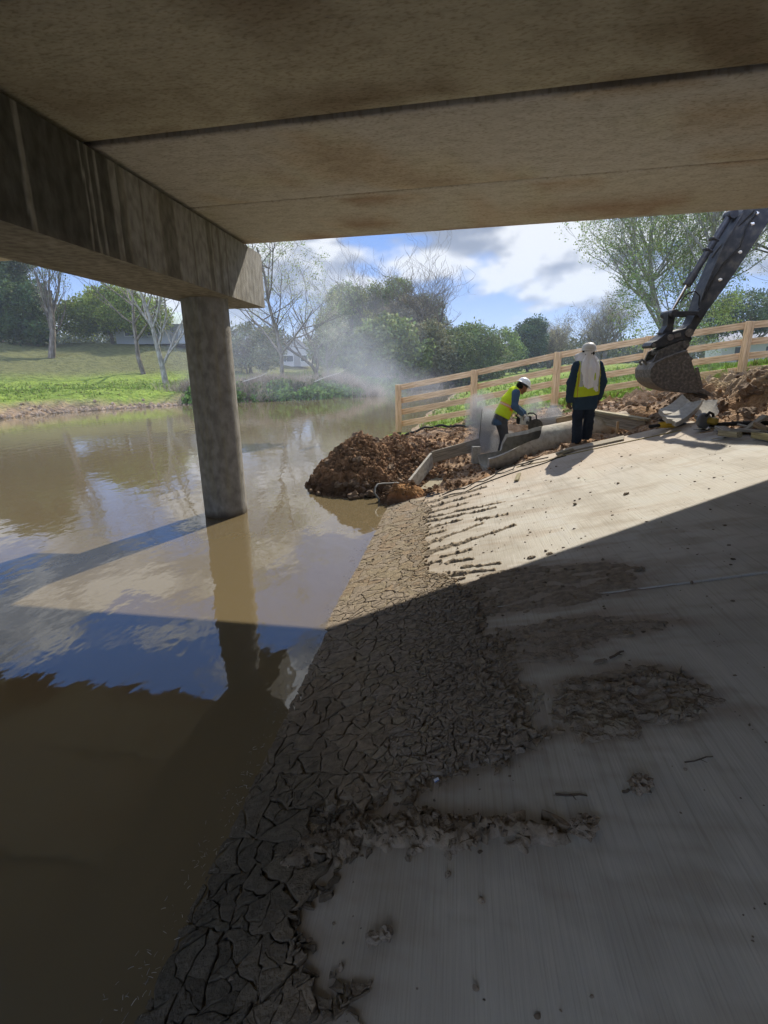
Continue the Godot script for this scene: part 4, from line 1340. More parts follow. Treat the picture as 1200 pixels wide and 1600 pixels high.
func build_fence() -> void:
	var t := thing("timber_fence", "new tan timber fence of four rails along the top of the bank", "fence", post_at(0))
	var hts := [1.34, 1.32, 1.36, 1.30, 1.18, 1.15, 1.15]
	var lean := [.004, .012, .02, .03, .045, .02, .02]
	for k in 7:
		var b := post_at(k) - t.position
		var m := mb()
		var top: float = hts[k]
		m.box(Transform3D(Basis.IDENTITY, Vector3(top / 2 + .05, 0, 0)), Vector3(top - .1, .135, .135), .008)
		var o := put("post", m, M.wood, t)
		o.transform = Transform3D(Basis.from_euler(Vector3(0, 0, PI / 2 - lean[k] * .6)), b)
		o.rotate_object_local(Vector3.RIGHT, .27)
		var f := mb(Vector3.ZERO, L(.10, .085, .07))
		f.box(X(b + Vector3(0, -.25, 0), .27), Vector3(.12, .71, .12), .004)
		put("post_foot", f, M.plain, t)
	var hs := [.07, .42, .72, 1.03]
	var r := RandomNumberGenerator.new()
	r.seed = 3
	for k in 6:
		for j in 4:
			var a := post_at(k) + Vector3(0, hts[k] - hs[j] - .01, 0)
			var b := post_at(k + 1) + Vector3(0, hts[k + 1] - hs[j] - .01, 0)
			var back := Vector3(.26, 0, -.965) * .092
			var x := along(a - t.position + back, b - t.position + back)
			x.basis = x.basis * Basis(Vector3.RIGHT, r.randf_range(-.02, .02))
			var m := mb()
			m.box(Transform3D.IDENTITY, Vector3(a.distance_to(b) - .008, .145, .04), .005)
			var v := r.randf_range(.86, 1.1)
			for q in m.c.size(): m.c[q] = Color(v, v * r.randf_range(.995, 1.0), v)
			var o := put("rail", m, M.wood, t)
			o.transform = x
			# narrow darker upright strips on some rails, between the posts
			if (k + j) % 2 == 0:
				var bt := mb(Vector3.ZERO, Color(.62, .55, .5))
				bt.box(x * X(Vector3(r.randf_range(-.5, .5), 0, -.028)), Vector3(.035, .155, .012), .002)
				put("rail_strip", bt, M.wood, t)

# ---------- the trench, the pipe and the form boards ----------
func board(called: String, label: String, a: Vector3, b: Vector3, h: float, w: float, mt: Material, tone := Color.WHITE, category := "board", up := Vector3.UP, group := "") -> MeshInstance3D:
	var m := mb(Vector3.ZERO, tone)
	var n := maxi(1, int(a.distance_to(b) / .4))
	m.box(Transform3D.IDENTITY, Vector3(a.distance_to(b), h, w), .006)
	var o := put(called, m, mt)
	o.transform = along(a, b, up)
	tag(o, label, category, group)
	return o

func build_trench_things() -> void:
	# the concrete pipe being sawn: axis from the sawn left end to the buried right end
	var A := P(1.92, .76, 10.0)
	var B := P(4.9, 1.16, 10.55)
	var t := thing("concrete_pipe", "grey concrete drain pipe with its left end sawn open in the trench", "pipe", A)
	var ax := (B - A).normalized()
	var side := ax.cross(Vector3.UP).normalized()     # away from the camera is -side
	var up := side.cross(ax)
	var ln := A.distance_to(B)
	var ro := .33
	var ri := .255
	var m := mb(A)
	# for each step along: the angles at which near and far wall stop (0 = up, + towards the camera)
	var lim := func(u: float) -> Array:
		var nearw := lerpf(96, 60, ss(.0, 1.02, u)) if u < 1.02 else lerpf(60, 0, ss(1.02, 1.28, u))
		var farw := 100.0 if u < .5 else (lerpf(100, 34, ss(.5, .56, u)) if u < .9 else lerpf(34, 0, ss(1.0, 1.28, u)))
		return [deg_to_rad(nearw), deg_to_rad(farw)]
	var nu := 64
	var na := 40
	for shell in 2:
		m.grid(nu, na, func(i, j):
			var u: float = ln * pow(i / float(nu), 1.0)
			var l: Array = lim.call(u)
			var ang: float = lerpf(l[0], TAU - l[1], j / float(na))
			var rad: float = [ro, ri][shell] + .004 * nz.get_noise_2d(u * 5, ang * 3)
			var d := side * sin(ang) + up * cos(ang)
			m.col = Color(1, .98, .94) * (1.0 + .12 * nz.get_noise_2d(u * 2, ang * 2)) if shell == 0 else Color(.66, .66, .64)
			m.col = m.col.lerp(Color(1.0, .78, .60), .6 * ss(1.2, 2.2, u) * float(shell == 0))
			m.col.a = 1
			return [A + ax * u + d * rad, Vector2(u, ang)])
	# sawn faces
	m.col = Color(1.25, 1.23, 1.18)
	for e in 2:
		m.grid(nu, 1, func(i, j):
			var u: float = ln * i / float(nu)
			var l: Array = lim.call(u)
			var ang: float = l[0] if e == 0 else TAU - l[1]
			return [A + ax * u + (side * sin(ang) + up * cos(ang)) * ([ro, ri][j] + .0), Vector2.ZERO])
	for e in 2:
		m.grid(na, 1, func(i, j):
			var u: float = 0.0 if e == 0 else ln
			var l: Array = lim.call(u)
			var ang: float = lerpf(l[0], TAU - l[1], i / float(na))
			return [A + ax * u + (side * sin(ang) + up * cos(ang)) * [ro, ri][j], Vector2.ZERO])
	put("pipe_shell", m, M.concrete, t)
	# form boards and planks
	board("form_board", "pale grey form panel leaning from the rusty heap up to the trench corner", P(.50, .24, 9.62), P(1.0, .58, 10.62), .30, .05, M.concrete, Color(1.35, 1.33, 1.28), "form board")
	board("form_board", "long grey form board from the trench corner to the pipe", P(1.02, .62, 10.64), P(2.02, .84, 10.86), .24, .045, M.old_wood, Color(.95, .95, .95), "form board")
	board("form_plank", "short grey plank set behind the pipe near the bent worker", P(3.30, 1.20, 11.2), P(3.85, 1.28, 11.1), .20, .06, M.old_wood, Color(1.1, 1.1, 1.1), "form board")
	board("form_beam", "grey-brown plank behind the pipe left of the standing worker's legs", P(3.62, 1.24, 10.98), P(4.45, 1.42, 10.92), .17, .05, M.old_wood, Color(1.0, .88, .75), "form board")
	board("form_timber", "tan timber running from behind the standing worker down to the slope corner", P(3.95, 1.53, 10.9), P(4.72, 1.42, 9.38), .05, .16, M.old_wood, Color(1.35, 1.15, .88), "timber")
	board("form_board", "grey board on edge under the tan timber", P(4.02, 1.39, 10.8), P(4.70, 1.28, 9.42), .20, .035, M.old_wood, Color(.95, .95, .98), "form board")
	board("stake", "short wooden stake holding the grey board under the tan timber", P(4.36, 1.0, 9.78), P(4.36, 1.36, 9.78), .04, .04, M.wood, Color(1, 1, 1), "stake", Vector3.RIGHT)
	board("steel_stake", "thin rusty stake standing in the dust left of the bent worker", P(1.99, .55, 10.9), P(2.06, 1.55, 10.95), .018, .018, M.worn, Color(1.4, 1.2, 1), "stake", Vector3.RIGHT)
	board("concrete_block", "small grey block standing where the form board meets the pipe", P(1.86, .52, 10.4), P(1.86, .86, 10.4), .16, .12, M.concrete, Color(1.1, 1.1, 1.08), "block", Vector3.RIGHT)
	# wet bottom of the trench
	var w := mb()
	w.grid(8, 14, func(i, j):
		var s: float = j / 14.0
		return [P(lerpf(.66, 1.06, s) + .34 * (i / 8.0) * (1.0 - .35 * s), .215 + .04 * s, lerpf(9.55, 10.5, s)), Vector2.ZERO])
	var wm := mat(L(.40, .36, .27), .12, .5)
	tag(put("trench_water", w, wm), "milky water lying in the trench beside the pale form panel", "", "", "structure")
	# black hose in a loop on the heap, and the long one on the bank
	var h := mb(P(-.1, .1, 9.55))
	var path := []
	for q in [[-.07, -.04, 9.42], [-.10, .06, 9.43], [-.17, .15, 9.48], [-.155, .23, 9.55], [-.11, .28, 9.62], [-.02, .28, 9.68], [.11, .27, 9.72], [.24, .27, 9.76], [.4, .24, 9.78]]: path.append(P(q[0], q[1] + .02, q[2]))
	h.tube(path, [.019], 10)
	var o := put("hose", h, mat(L(.16, .165, .16), .5))
	o.position = h.o
	tag(o, "thick grey-black hose looping out of the foot of the earth heap", "hose")
	h = mb(P(1.0, .8, 13))
	path = []
	for k in 30:
		var a := k / 29.0
		var x := lerpf(.1, 2.6, a)
		var f := 13.35 - .5 * a + .06 * sin(k * .5)
		path.append(P(x, maxf(dig_y(x, f), .1) + .06 + .02 * sin(k * 1.3), f))
	h.tube(path, [.03], 7)
	o = put("drain_hose", h, M.rubber)
	o.position = h.o
	tag(o, "dark drain hose lying along the bank below the left fence rails", "hose")

# ---------- loose bits in the yard at the top right ----------
func on_slope(x: float, f: float, lift := 0.0) -> Vector3:
	return P(x, slab_y(x, f) + .012 + lift, f)

# a curved piece of pipe wall between four corners (left, top left, top right, right), sagging between left and right
func shard(label: String, q: Array, sag: float, th: float, sd: int) -> void:
	var o: Vector3 = (q[0] + q[1] + q[2] + q[3]) / 4.0
	var nrm: Vector3 = ((q[2] - q[0]) as Vector3).cross(q[1] - q[3]).normalized()
	if nrm.y < 0: nrm = -nrm
	var m := mb(o)
	var at := func(i: int, j: int, dn: float) -> Vector3:
		var u := i / 12.0
		var v := j / 12.0
		var w: Vector3 = (q[0] as Vector3).lerp(q[3], v).lerp((q[1] as Vector3).lerp(q[2], v), u)
		var edge := maxf(absf(u - .5), absf(v - .5)) * 2.0
		w += ((q[1] - q[0]) as Vector3) * .10 * nz.get_noise_2d(v * 3.0, sd * 5.0) * ss(.6, 1, edge)
		return w - nrm * (sag * 4.0 * u * (1.0 - u) + dn) + nrm * .004 * nz.get_noise_2d(u * 6, v * 6 + sd)
	for s in 2:
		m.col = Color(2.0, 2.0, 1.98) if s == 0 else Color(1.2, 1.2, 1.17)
		m.grid(12, 12, func(i, j): return [at.call(i, j, th * s), Vector2.ZERO])
	m.col = Color(1.45, 1.43, 1.38)
	for e in [0, 12]:
		m.grid(12, 1, func(i, j): return [at.call(i, e, th * j), Vector2.ZERO])
		m.grid(1, 12, func(i, j): return [at.call(e, j, th * i), Vector2.ZERO])
	var b := put("pipe_fragment", m, M.concrete)
	b.position = o
	tag(b, label, "pipe fragment", "broken pipe pieces by the digger bucket")

func build_yard_bits() -> void:
	shard("curved grey pipe fragment at the back, nearest the bucket", [P(4.56, 1.66, 8.75), P(5.05, 1.88, 9.0), P(5.15, 1.74, 8.8), P(4.54, 1.62, 8.5)], .05, .075, 1)
	shard("largest white curved pipe fragment lying in front", [P(4.38, 1.60, 8.3), P(4.94, 1.76, 8.65), P(5.16, 1.82, 8.55), P(4.52, 1.52, 8.1)], .06, .075, 2)
	shard("white ridged pipe fragment lying on the right of the pile", [P(4.93, 1.60, 8.35), P(5.25, 1.80, 8.7), P(5.42, 1.80, 8.6), P(5.06, 1.54, 8.2)], .03, .065, 3)
	shard("smaller white pipe fragment at the lower right of the pile", [P(5.05, 1.585, 8.25), P(5.34, 1.75, 8.5), P(5.31, 1.62, 8.35), P(5.0, 1.53, 8.1)], .02, .05, 4)
	# cordless drill: yellow body, black grip, chuck
	var at := P(4.62, 1.38, 8.47)
	var t := thing("power_drill", "yellow and black power drill lying on the earth edge of the slope", "drill", at, -.12)
	var m := mb(Vector3.ZERO, L(.62, .40, .03))
	m.tube([Vector3(-.17, .055, 0), Vector3(-.12, .055, 0), Vector3(.06, .055, 0), Vector3(.10, .055, 0)], [.04, .052, .052, .045], 12)
	put("body", m, M.gloss, t)
	m = mb(Vector3.ZERO, L(.03, .03, .032))
	m.tube([Vector3(.10, .055, 0), Vector3(.16, .055, 0), Vector3(.24, .05, 0), Vector3(.27, .048, 0)], [.05, .05, .032, .024], 12)
	put("chuck", m, M.gloss, t)
	m = mb(Vector3.ZERO, L(.025, .025, .025))
	m.tube([Vector3(-.14, .05, 0), Vector3(-.25, .045, .06), Vector3(-.34, .04, .09)], [.03, .027, .03], 8)
	put("grip", m, M.plain, t)
	m = mb(Vector3.ZERO, L(.03, .03, .03))
	m.box(X(Vector3(-.12, .13, 0)), Vector3(.09, .04, .06), .01)
	put("battery", m, M.plain, t)
	# circular saw, standing on its plate
	at = P(4.72, 1.44, 7.75)
	t = thing("circular_saw", "dark circular saw with yellow guard standing right of the drill", "power saw", at, .5)
	m = mb(Vector3.ZERO, L(.13, .135, .14))
	m.lathe(Transform3D(Basis.from_euler(Vector3(PI / 2, 0, .3)), Vector3(-.02, .13, 0)), [[0, -.02], [.10, -.02], [.115, -.005], [.115, .03], [.09, .045], [0, .045]], 20)
	put("blade_guard", m, M.gloss, t)
	m = mb(Vector3.ZERO, L(.38, .27, .04))
	m.lathe(Transform3D(Basis.from_euler(Vector3(PI / 2, 0, 0)), Vector3(.04, .13, .10)), [[0, -.07], [.045, -.07], [.055, -.05], [.055, .06], [.03, .075], [0, .075]], 14)
	put("motor", m, M.gloss, t)
	m = mb(Vector3.ZERO, L(.03, .03, .03))
	m.tube([Vector3(-.05, .20, .05), Vector3(.03, .25, .05), Vector3(.12, .22, .05), Vector3(.15, .12, .05)], [.018, .02, .02, .022], 8)
	put("handle", m, M.plain, t)
	m = mb(Vector3.ZERO, L(.22, .22, .23))
	m.box(X(Vector3(0, .01, .04), 0, 0, .04), Vector3(.30, .008, .18), .002)
	put("base_plate", m, M.steel, t)
	# a length of pipe-like bar and boards to the right
	var bar := mb(P(5.0, 1.5, 7.6), L(.16, .13, .10))
	bar.tube([P(4.83, 1.50, 7.78), P(4.94, 1.57, 7.31), P(5.05, 1.62, 6.84)], [.03], 8)
	var o := put("iron_bar", bar, M.worn)
	o.position = bar.o
	tag(o, "long rusty bar lying behind the scrap boards at the right", "bar")
	var bits := [
		["pale raw board lying slanted in front of the circular saw", 4.8, 7.49, 4.65, 6.97, .045, .14, Color(1.4, 1.3, 1.1)],
		["grey weathered board lying level among the scrap, widest of them", 4.76, 7.07, 4.81, 6.56, .035, .18, Color(1.15, 1.15, 1.1)],
		["short tan block of wood nearest the slope in the scrap pile", 4.53, 7.04, 4.55, 6.68, .075, .075, Color(1.5, 1.2, .85)],
		["white-painted board slanting up at the right edge", 4.85, 7.01, 5.05, 6.97, .03, .13, Color(2.1, 2.1, 2.05)],
		["brown block of wood lying at the lower right edge", 4.62, 6.53, 4.61, 6.21, .08, .07, Color(1.3, 1.0, .7)],
		["thin brown lath lying alone left of the scrap boards", 4.52, 7.47, 4.64, 7.36, .015, .03, Color(.8, .6, .45)],
		["dark brown stub of wood leaning on the white-painted board", 4.86, 6.87, 4.83, 6.57, .06, .06, Color(.9, .72, .52)],
		["thin pale sliver of wood at the near edge of the scrap", 4.42, 7.03, 4.51, 6.93, .012, .03, Color(1.8, 1.6, 1.2)],
		["grey lath lying across the long rusty bar", 4.93, 7.29, 4.88, 7.03, .02, .05, Color(1.2, 1.2, 1.2)],
		["short grey off-cut standing by the white-painted board", 5.12, 7.13, 5.12, 7.01, .10, .10, Color(1.3, 1.3, 1.35)],
	]
	for k in bits.size():
		var b: Array = bits[k]
		var y0: float = slab_y(b[1], b[2]) + b[5] * .5 + .02 + .014 * (k % 3)
		var y1: float = slab_y(b[3], b[4]) + b[5] * .5 + .02 + .014 * (k % 3)
		if k == 3: y1 += .12
		if k == 6: y0 += .06
		board("scrap_board", b[0], P(b[1], y0, b[2]), P(b[3], y1, b[4]), b[5], b[6], M.old_wood, b[7], "board", Vector3.UP, "scrap boards at the top of the slope")
	board("plank", "grey plank lying flat on the slope below the standing worker's feet", on_slope(3.16, 9.15, .02), on_slope(4.02, 8.72, .02), .035, .22, M.old_wood, Color(1.25, 1.2, 1.1), "board", Vector3(-.29, 1, .04))
	board("wood_block", "small dark-ended wood block left of the grey plank", on_slope(3.0, 9.0, .04), on_slope(3.28, 8.98, .05), .05, .08, M.old_wood, Color(.9, .9, .85), "board", Vector3(-.29, 1, .04))
	board("wood_chip", "small wood chip on the lit slope below the cords", on_slope(2.10, 8.1, .02), on_slope(2.2, 8.35, .06), .03, .07, M.old_wood, Color(1.2, 1.0, .8), "board", Vector3(-.29, 1, .04))
	# big clods of the spoil bank, each a piece of its own
	var r := RandomNumberGenerator.new()
	r.seed = 8
	var heap := get_node("excavated_earth")
	var meshes := []
	for k in 6:
		var l := mb()
		l.lump(Vector3.ZERO, Vector3(1, .7, .8), nz, 5.0 + k, 1.0, 10, 7)
		l.flat()
		meshes.append(l.mesh())
	var kk := 0
	while kk < 230:
		var x := r.randf_range(4.9, 8.8)
		var f := r.randf_range(6.5, 12.0)
		if kk > 120:
			x = r.randf_range(-1.5, .9); f = r.randf_range(9.7, 12.3)
		if f + .38 * x < slab_end(x + 1.1025 - .14 * f) + .1 and x < 4.95: continue
		var s := .035 + .10 * pow(r.randf(), 2.2)
		if kk < 8:
			x = [5.66, 5.28, 6.3, 6.75, 5.95, 7.0, 6.2, 5.9][kk]; f = [9.9, 9.55, 9.2, 8.3, 8.7, 9.3, 8.2, 9.3][kk]; s = [.26, .16, .17, .15, .13, .16, .11, .15][kk]
		var oc := put("clod", meshes[kk % 6], M.clod, heap)
		var y := dig_y(x, f) + s * .22
		if y < .05: y = .05
		oc.transform = Transform3D(Basis.from_euler(Vector3(r.randf() * 6, r.randf() * 6, r.randf_range(-.4, .4))).scaled(Vector3(1, .9, 1) * s), P(x, y, f))
		kk += 1
	var xf := []
	var tint := []
	for k in 13000:
		var x := r.randf_range(-1.9, 9.5)
		var f := r.randf_range(5.0, 13.6)
		if k % 2 == 0:
			x = -.42 + r.randfn() * .72; f = 10.75 + r.randfn() * .7
		if f + .38 * x < slab_end(x + 1.1025 - .14 * f) and x < 4.85: continue
		var y := dig_y(x, f)
		if y < -.03: continue
		var s := .010 + .035 * pow(r.randf(), 3.0)
		if k % 2 == 0: s *= 1.5
		xf.append(Transform3D(Basis.from_euler(Vector3(r.randf() * 6, r.randf() * 6, 0)).scaled(Vector3.ONE * s), P(x, y + .02 + dig_rough(x, f) * .6, f)))
		var g := r.randf_range(.55, 1.35) if k % 2 else r.randf_range(.45, 1.35)
		var wet := ss(.35, .05, y) * ss(1.0, .4, x)
		tint.append(Color(1.2 * g, 1.02 * g, .85 * g).lerp(Color(.4, .33, .28), wet * .8))
	tag(scatter("earth_crumbs", meshes[1], M.clod, xf, tint), "small lumps of earth scattered over the dug ground", "earth")

# ---------- what lies about on the slope ----------
func mud_lump(label: String, x: float, f: float, s: Vector3, sd: float, lift := 0.0, called := "mud_lump") -> void:
	var m := mb(Vector3.ZERO, Color(.95, .92, .88))
	var r := RandomNumberGenerator.new()
	r.seed = int(sd * 100)
	m.lump(Vector3(0, s.y * .45, 0), s, nz, sd, 1.1, 16, 11)
	for k in 7:
		var a := r.randf() * TAU
		m.lump(Vector3(cos(a) * s.x * .75, s.y * r.randf_range(.1, .9), sin(a) * s.z * .75), s * r.randf_range(.3, .5), nz, sd + k, 1.0, 8, 6)
	m.flat()
	var o := put(called, m, M.mud)
	o.position = P(x, slab_y(x, f) + lift, f)
	o.rotation.z = .29
	tag(o, label, "mud lump")

func cord(label: String, col: Color, pts: Array, rad := .008) -> void:
	var c := Curve3D.new()
	for k in pts.size():
		var q := on_slope(pts[k][0], pts[k][1], rad * 1.2 + (pts[k][2] if pts[k].size() > 2 else 0.0))
		var a := on_slope(pts[maxi(k - 1, 0)][0], pts[maxi(k - 1, 0)][1])
		var b := on_slope(pts[mini(k + 1, pts.size() - 1)][0], pts[mini(k + 1, pts.size() - 1)][1])
		c.add_point(q, (a - b) * .17, (b - a) * .17)
	var path := []
	var l := c.get_baked_length()
	var n := int(l / .035)
	for k in n + 1: path.append(c.sample_baked(l * k / n))
	var m := mb(path[0], col)
	m.tube(path, [rad], 6)
	var o := put("cord", m, M.plain)
	o.position = path[0]
	tag(o, label, "cord")

func build_slab_bits() -> void:
	mud_lump("knobbly mud lump at the right end of the mud tongue", .83, 1.79, Vector3(.052, .042, .048), 1.3)
	mud_lump("lone knobbly mud lump on bare concrete at the right, above the tongue's end", 1.13, 1.93, Vector3(.046, .036, .042), 2.1)
	# the two-piece mud brick
	var t := thing("mud_brick", "broken oblong mud piece lying alone on the lower slope", "mud lump", P(-.05, slab_y(-.05, 1.55), 1.55), .1)
	for k in 2:
		var m := mb(Vector3.ZERO, Color(1.15, 1.12, 1.08))
		m.lump(Vector3([-.024, .028][k], .014, 0), Vector3([.034, .028][k], .024, .026), nz, 4.0 + k, .8, 12, 8)
		m.flat()
		put("mud_chunk", m, M.mud, t)
	t.rotation.z = .29
	# twigs, chips and pebbles
	for q in [["dark twig on the concrete above the mud tongue", [.775, 2.01], [.90, 1.955], .005], ["forked dry twig at the upper edge of the mud flat", [.56, 2.33], [.86, 2.42], .0025], ["thin dark stick beside the pale chip between the mud patches", [1.40, 2.93], [1.50, 2.96], .007], ["small dark sliver left of the lone mud lump", [1.045, 1.93], [1.075, 1.925], .006], ["short twig on the slope right of the lone mud lump", [1.35, 2.0], [1.47, 1.99], .003]]:
		var a := P(q[1][0], slab_y(q[1][0], q[1][1]) + .006, q[1][1])
		var b := P(q[2][0], slab_y(q[2][0], q[2][1]) + .006, q[2][1])
		var m := mb(a, L(.10, .075, .055))
		var md := (a + b) / 2 + Vector3(.0, .008, .008)
		m.tube([a, a.lerp(md, .6) + Vector3(0, 0, .004), md, md.lerp(b, .5) + Vector3(0, .003, -.003), b], [q[3] * 1.1, q[3], q[3] * 1.15, q[3] * .9, q[3] * .6], 6)
		m.tube([md, md + (b - a).cross(Vector3.UP) * .22 + (b - a) * .15], [q[3] * .7, q[3] * .3], 5)
		var o := put("twig", m, M.plain)
		o.position = a
		tag(o, q[0], "twig")
	var ch := mb(Vector3.ZERO, Color(1.5, 1.35, 1.15))
	ch.lump(Vector3(0, .008, 0), Vector3(.045, .009, .018), nz, 9.0, .6, 9, 5)
	ch.flat()
	var o2 := put("mud_chip", ch, M.mud)
	o2.position = P(1.34, slab_y(1.34, 2.92), 2.92); o2.rotation.z = .29
	tag(o2, "pale flat mud chip between the upper and lower mud patches", "mud chip")
	var wl := mb(Vector3.ZERO, L(.75, .78, .82))
	wl.box(X(Vector3(0, .012, 0), .4), Vector3(.026, .010, .016), .001)
	wl.col = L(.12, .2, .45)
	wl.box(X(Vector3(.0, .012, .009), .4), Vector3(.024, .006, .003), .0005)
	var o3 := put("paper_scrap", wl, M.plain)
	o3.position = P(.25, slab_y(.25, 2.28) + .01, 2.28); o3.rotation.z = .29
	tag(o3, "tiny white and blue scrap at the upper rim of the mud flat", "litter")
	var r := RandomNumberGenerator.new()
	r.seed = 44
	for q in [["brown leaf litter clump near the joint at the top of the first patch", 2.06, 3.96, .035, .55], ["dry brown leaf clump on the sunlit slope", 2.82, 5.92, .03, .5], ["flat dark mud crumb on the shadow line, the left of two", 1.45, 4.88, .035, .35], ["flat dark mud crumb on the shadow line, the right of two", 1.62, 4.85, .03, .35]]:
		mud_lump(q[0], q[1], q[2], Vector3(q[3], q[3] * q[4], q[3] * .8), q[1] * 3 + q[2], .01, "dry_clump")
	# cords: black ones in loops, a yellow string line
	cord("black cord lying in loops across the upper sunlit slope", L(.02, .02, .022), [[1.0, 8.75], [1.25, 8.85], [1.4, 8.72], [1.62, 8.95], [1.72, 8.8], [1.95, 9.0], [2.1, 9.2, .03], [2.3, 9.15, .05], [2.25, 8.95, .02], [2.05, 9.0], [2.0, 9.2], [2.25, 9.3], [2.55, 9.2], [2.62, 9.02, .03], [2.5, 8.95, .02], [2.42, 9.1], [2.6, 9.25], [2.9, 9.1]])
	cord("second black cord trailing below the looped one", L(.02, .02, .022), [[.95, 8.55], [1.15, 8.6], [1.35, 8.45], [1.55, 8.62], [1.85, 8.7], [2.3, 8.78], [2.75, 8.75], [2.95, 8.85], [3.1, 8.8]])
	cord("yellow cord running up the slope edge past the standing worker", L(.36, .29, .10), [[2.35, 9.1], [2.6, 9.0], [2.75, 8.9], [3.1, 8.85], [3.6, 8.62], [4.2, 8.3], [4.6, 8.1]], .007)
	cord("tangle of dark blue cord at the rusty heap", L(.03, .04, .07), [[.72, 8.9], [.8, 9.0, .03], [.9, 8.95, .04], [.85, 8.85], [.75, 8.88, .02], [.82, 8.98], [.98, 8.9]])

# ---------- the excavator: arm and bucket in view, boom, cab and tracks out of frame to the right ----------
func pin(m: MB, x: float, y: float, r: float, half: float) -> void:
	m.tube([Vector3(x, y, -10.1 - half), Vector3(x, y, -10.1 + half)], [r], 16)

func build_excavator() -> void:
	var t := thing("excavator", "dark grey excavator arm reaching down with a dirt-caked bucket resting on the earth bank", "excavator", P(13.5, 2.25, 10.4))
	var o := t.position
	var Z := X(Vector3(0, 0, -10.1))
	var side := func(called: String, poly: Array, half: float, mt: Material, col := Color.WHITE) -> MeshInstance3D:
		var m := mb(o, col)
		m.prism(Z, poly, -half, half)
		return put(called, m, mt, t)
	var st: MeshInstance3D = side.call("stick", [Vector2(5.46, 2.96), Vector2(5.48, 2.88), Vector2(5.56, 2.83), Vector2(5.64, 2.88), Vector2(5.85, 3.27), Vector2(6.12, 3.68), Vector2(6.48, 4.31), Vector2(6.72, 4.73), Vector2(7.05, 5.45), Vector2(6.98, 5.66), Vector2(6.75, 5.62), Vector2(6.22, 4.86), Vector2(5.97, 4.36), Vector2(5.74, 3.64), Vector2(5.67, 3.29), Vector2(5.58, 3.06)], .14, M.machine)
	# welded flanges: the cover plates stand proud of the box's sides
	var m := mb(o, Color(1.15, 1.15, 1.2))
	for s in [[Vector2(5.70, 3.30), Vector2(5.77, 3.64)], [Vector2(5.77, 3.64), Vector2(6.0, 4.35)], [Vector2(6.0, 4.35), Vector2(6.25, 4.84)]]:
		m.box(along(Vector3(s[0].x - .02, s[0].y, -10.1), Vector3(s[1].x - .02, s[1].y, -10.1), Vector3(0, 0, 1)), Vector3(s[0].distance_to(s[1]) + .01, .32, .02), .004)
	put("cover_plate", m, M.machine, st)
	m = mb(o, Color(2.6, 2.4, 1.9))
	for q in [[6.42, 4.66], [6.28, 4.22], [6.00, 3.78], [6.47, 4.82]]:
		m.lump(Vector3(q[0], q[1], -9.955), Vector3(.035, .022, .014), nz, q[0], .8, 8, 6)
	put("mud_spatter", m, M.plain, st).set_meta("kind", "stuff")
	m = mb(o)
	m.tube([Vector3(6.45, 4.83, -9.94), Vector3(6.30, 4.62, -9.92), Vector3(6.24, 4.30, -9.92), Vector3(5.98, 4.02, -9.94), Vector3(5.85, 3.75, -9.95), Vector3(5.74, 3.45, -9.95)], [.012], 6)
	m.tube([Vector3(6.40, 4.86, -9.94), Vector3(6.15, 4.58, -9.98), Vector3(5.92, 4.28, -10.02), Vector3(5.86, 4.15, -10.06)], [.016], 6)
	m.tube([Vector3(5.36, 3.42, -10.0), Vector3(5.44, 3.56, -9.96), Vector3(5.58, 3.60, -9.95), Vector3(5.67, 3.52, -9.95), Vector3(5.68, 3.36, -9.96)], [.012], 6)
	put("hose", m, M.rubber, t)
	# bucket cylinder
	m = mb(o, Color(.9, .9, .95))
	m.tube([Vector3(6.10, 4.82, -10.1), Vector3(6.02, 4.68, -10.1), Vector3(5.57, 3.84, -10.1)], [.05, .058, .058], 16)
	m.tube([Vector3(5.60, 3.90, -10.1), Vector3(5.50, 3.72, -10.1)], [.074], 16)
	for q in [[5.86, 4.42], [5.78, 4.25]]:
		m.box(along(Vector3(q[0], q[1], -10.1), Vector3(q[0] + .03, q[1] + .06, -10.1)), Vector3(.05, .15, .15), .02)
	pin(m, 6.11, 4.84, .075, .10)
	var cy := put("cylinder", m, M.machine, t)
	m = mb(o, L(1, 1, 1))
	m.tube([Vector3(5.50, 3.72, -10.1), Vector3(5.28, 3.28, -10.1)], [.032], 14)
	put("rod", m, M.steel, cy)
	# linkage
	m = mb(o, Color(.8, .8, .82))
	for s in [-.17, .17]:
		m.box(along(Vector3(5.24, 3.24, -10.1 + s), Vector3(5.73, 3.23, -10.1 + s)), Vector3(.56, .075, .035), .01)
	pin(m, 5.25, 3.24, .065, .20); pin(m, 5.72, 3.23, .07, .20)
	put("guide_link", m, M.machine, t)
	m = mb(o, Color(.75, .75, .78))
	m.prism(Z, [Vector2(5.18, 3.26), Vector2(5.32, 3.26), Vector2(5.30, 3.0), Vector2(5.30, 2.84), Vector2(5.16, 2.80), Vector2(5.12, 2.92), Vector2(5.19, 3.04)], -.09, .09)
	put("bucket_link", m, M.machine, t)
	# quick coupler
	var cp: MeshInstance3D = side.call("coupler", [Vector2(4.92, 2.65), Vector2(4.88, 2.69), Vector2(4.92, 2.75), Vector2(5.01, 2.79), Vector2(5.16, 2.91), Vector2(5.31, 2.93), Vector2(5.51, 2.99), Vector2(5.60, 2.86), Vector2(5.62, 2.80), Vector2(5.60, 2.74), Vector2(5.54, 2.76), Vector2(5.46, 2.79), Vector2(5.22, 2.71), Vector2(5.03, 2.66)], .17, M.machine, Color(.85, .84, .82))
	m = mb(o, Color(1.2, 1.15, 1.1))
	pin(m, 5.22, 2.83, .055, .20); pin(m, 5.55, 2.90, .07, .21); pin(m, 4.94, 2.70, .035, .20)
	m.box(X(Vector3(5.35, 2.86, -9.92), 0, 0, .25), Vector3(.12, .07, .01), .003)
	put("pin", m, M.worn, cp)
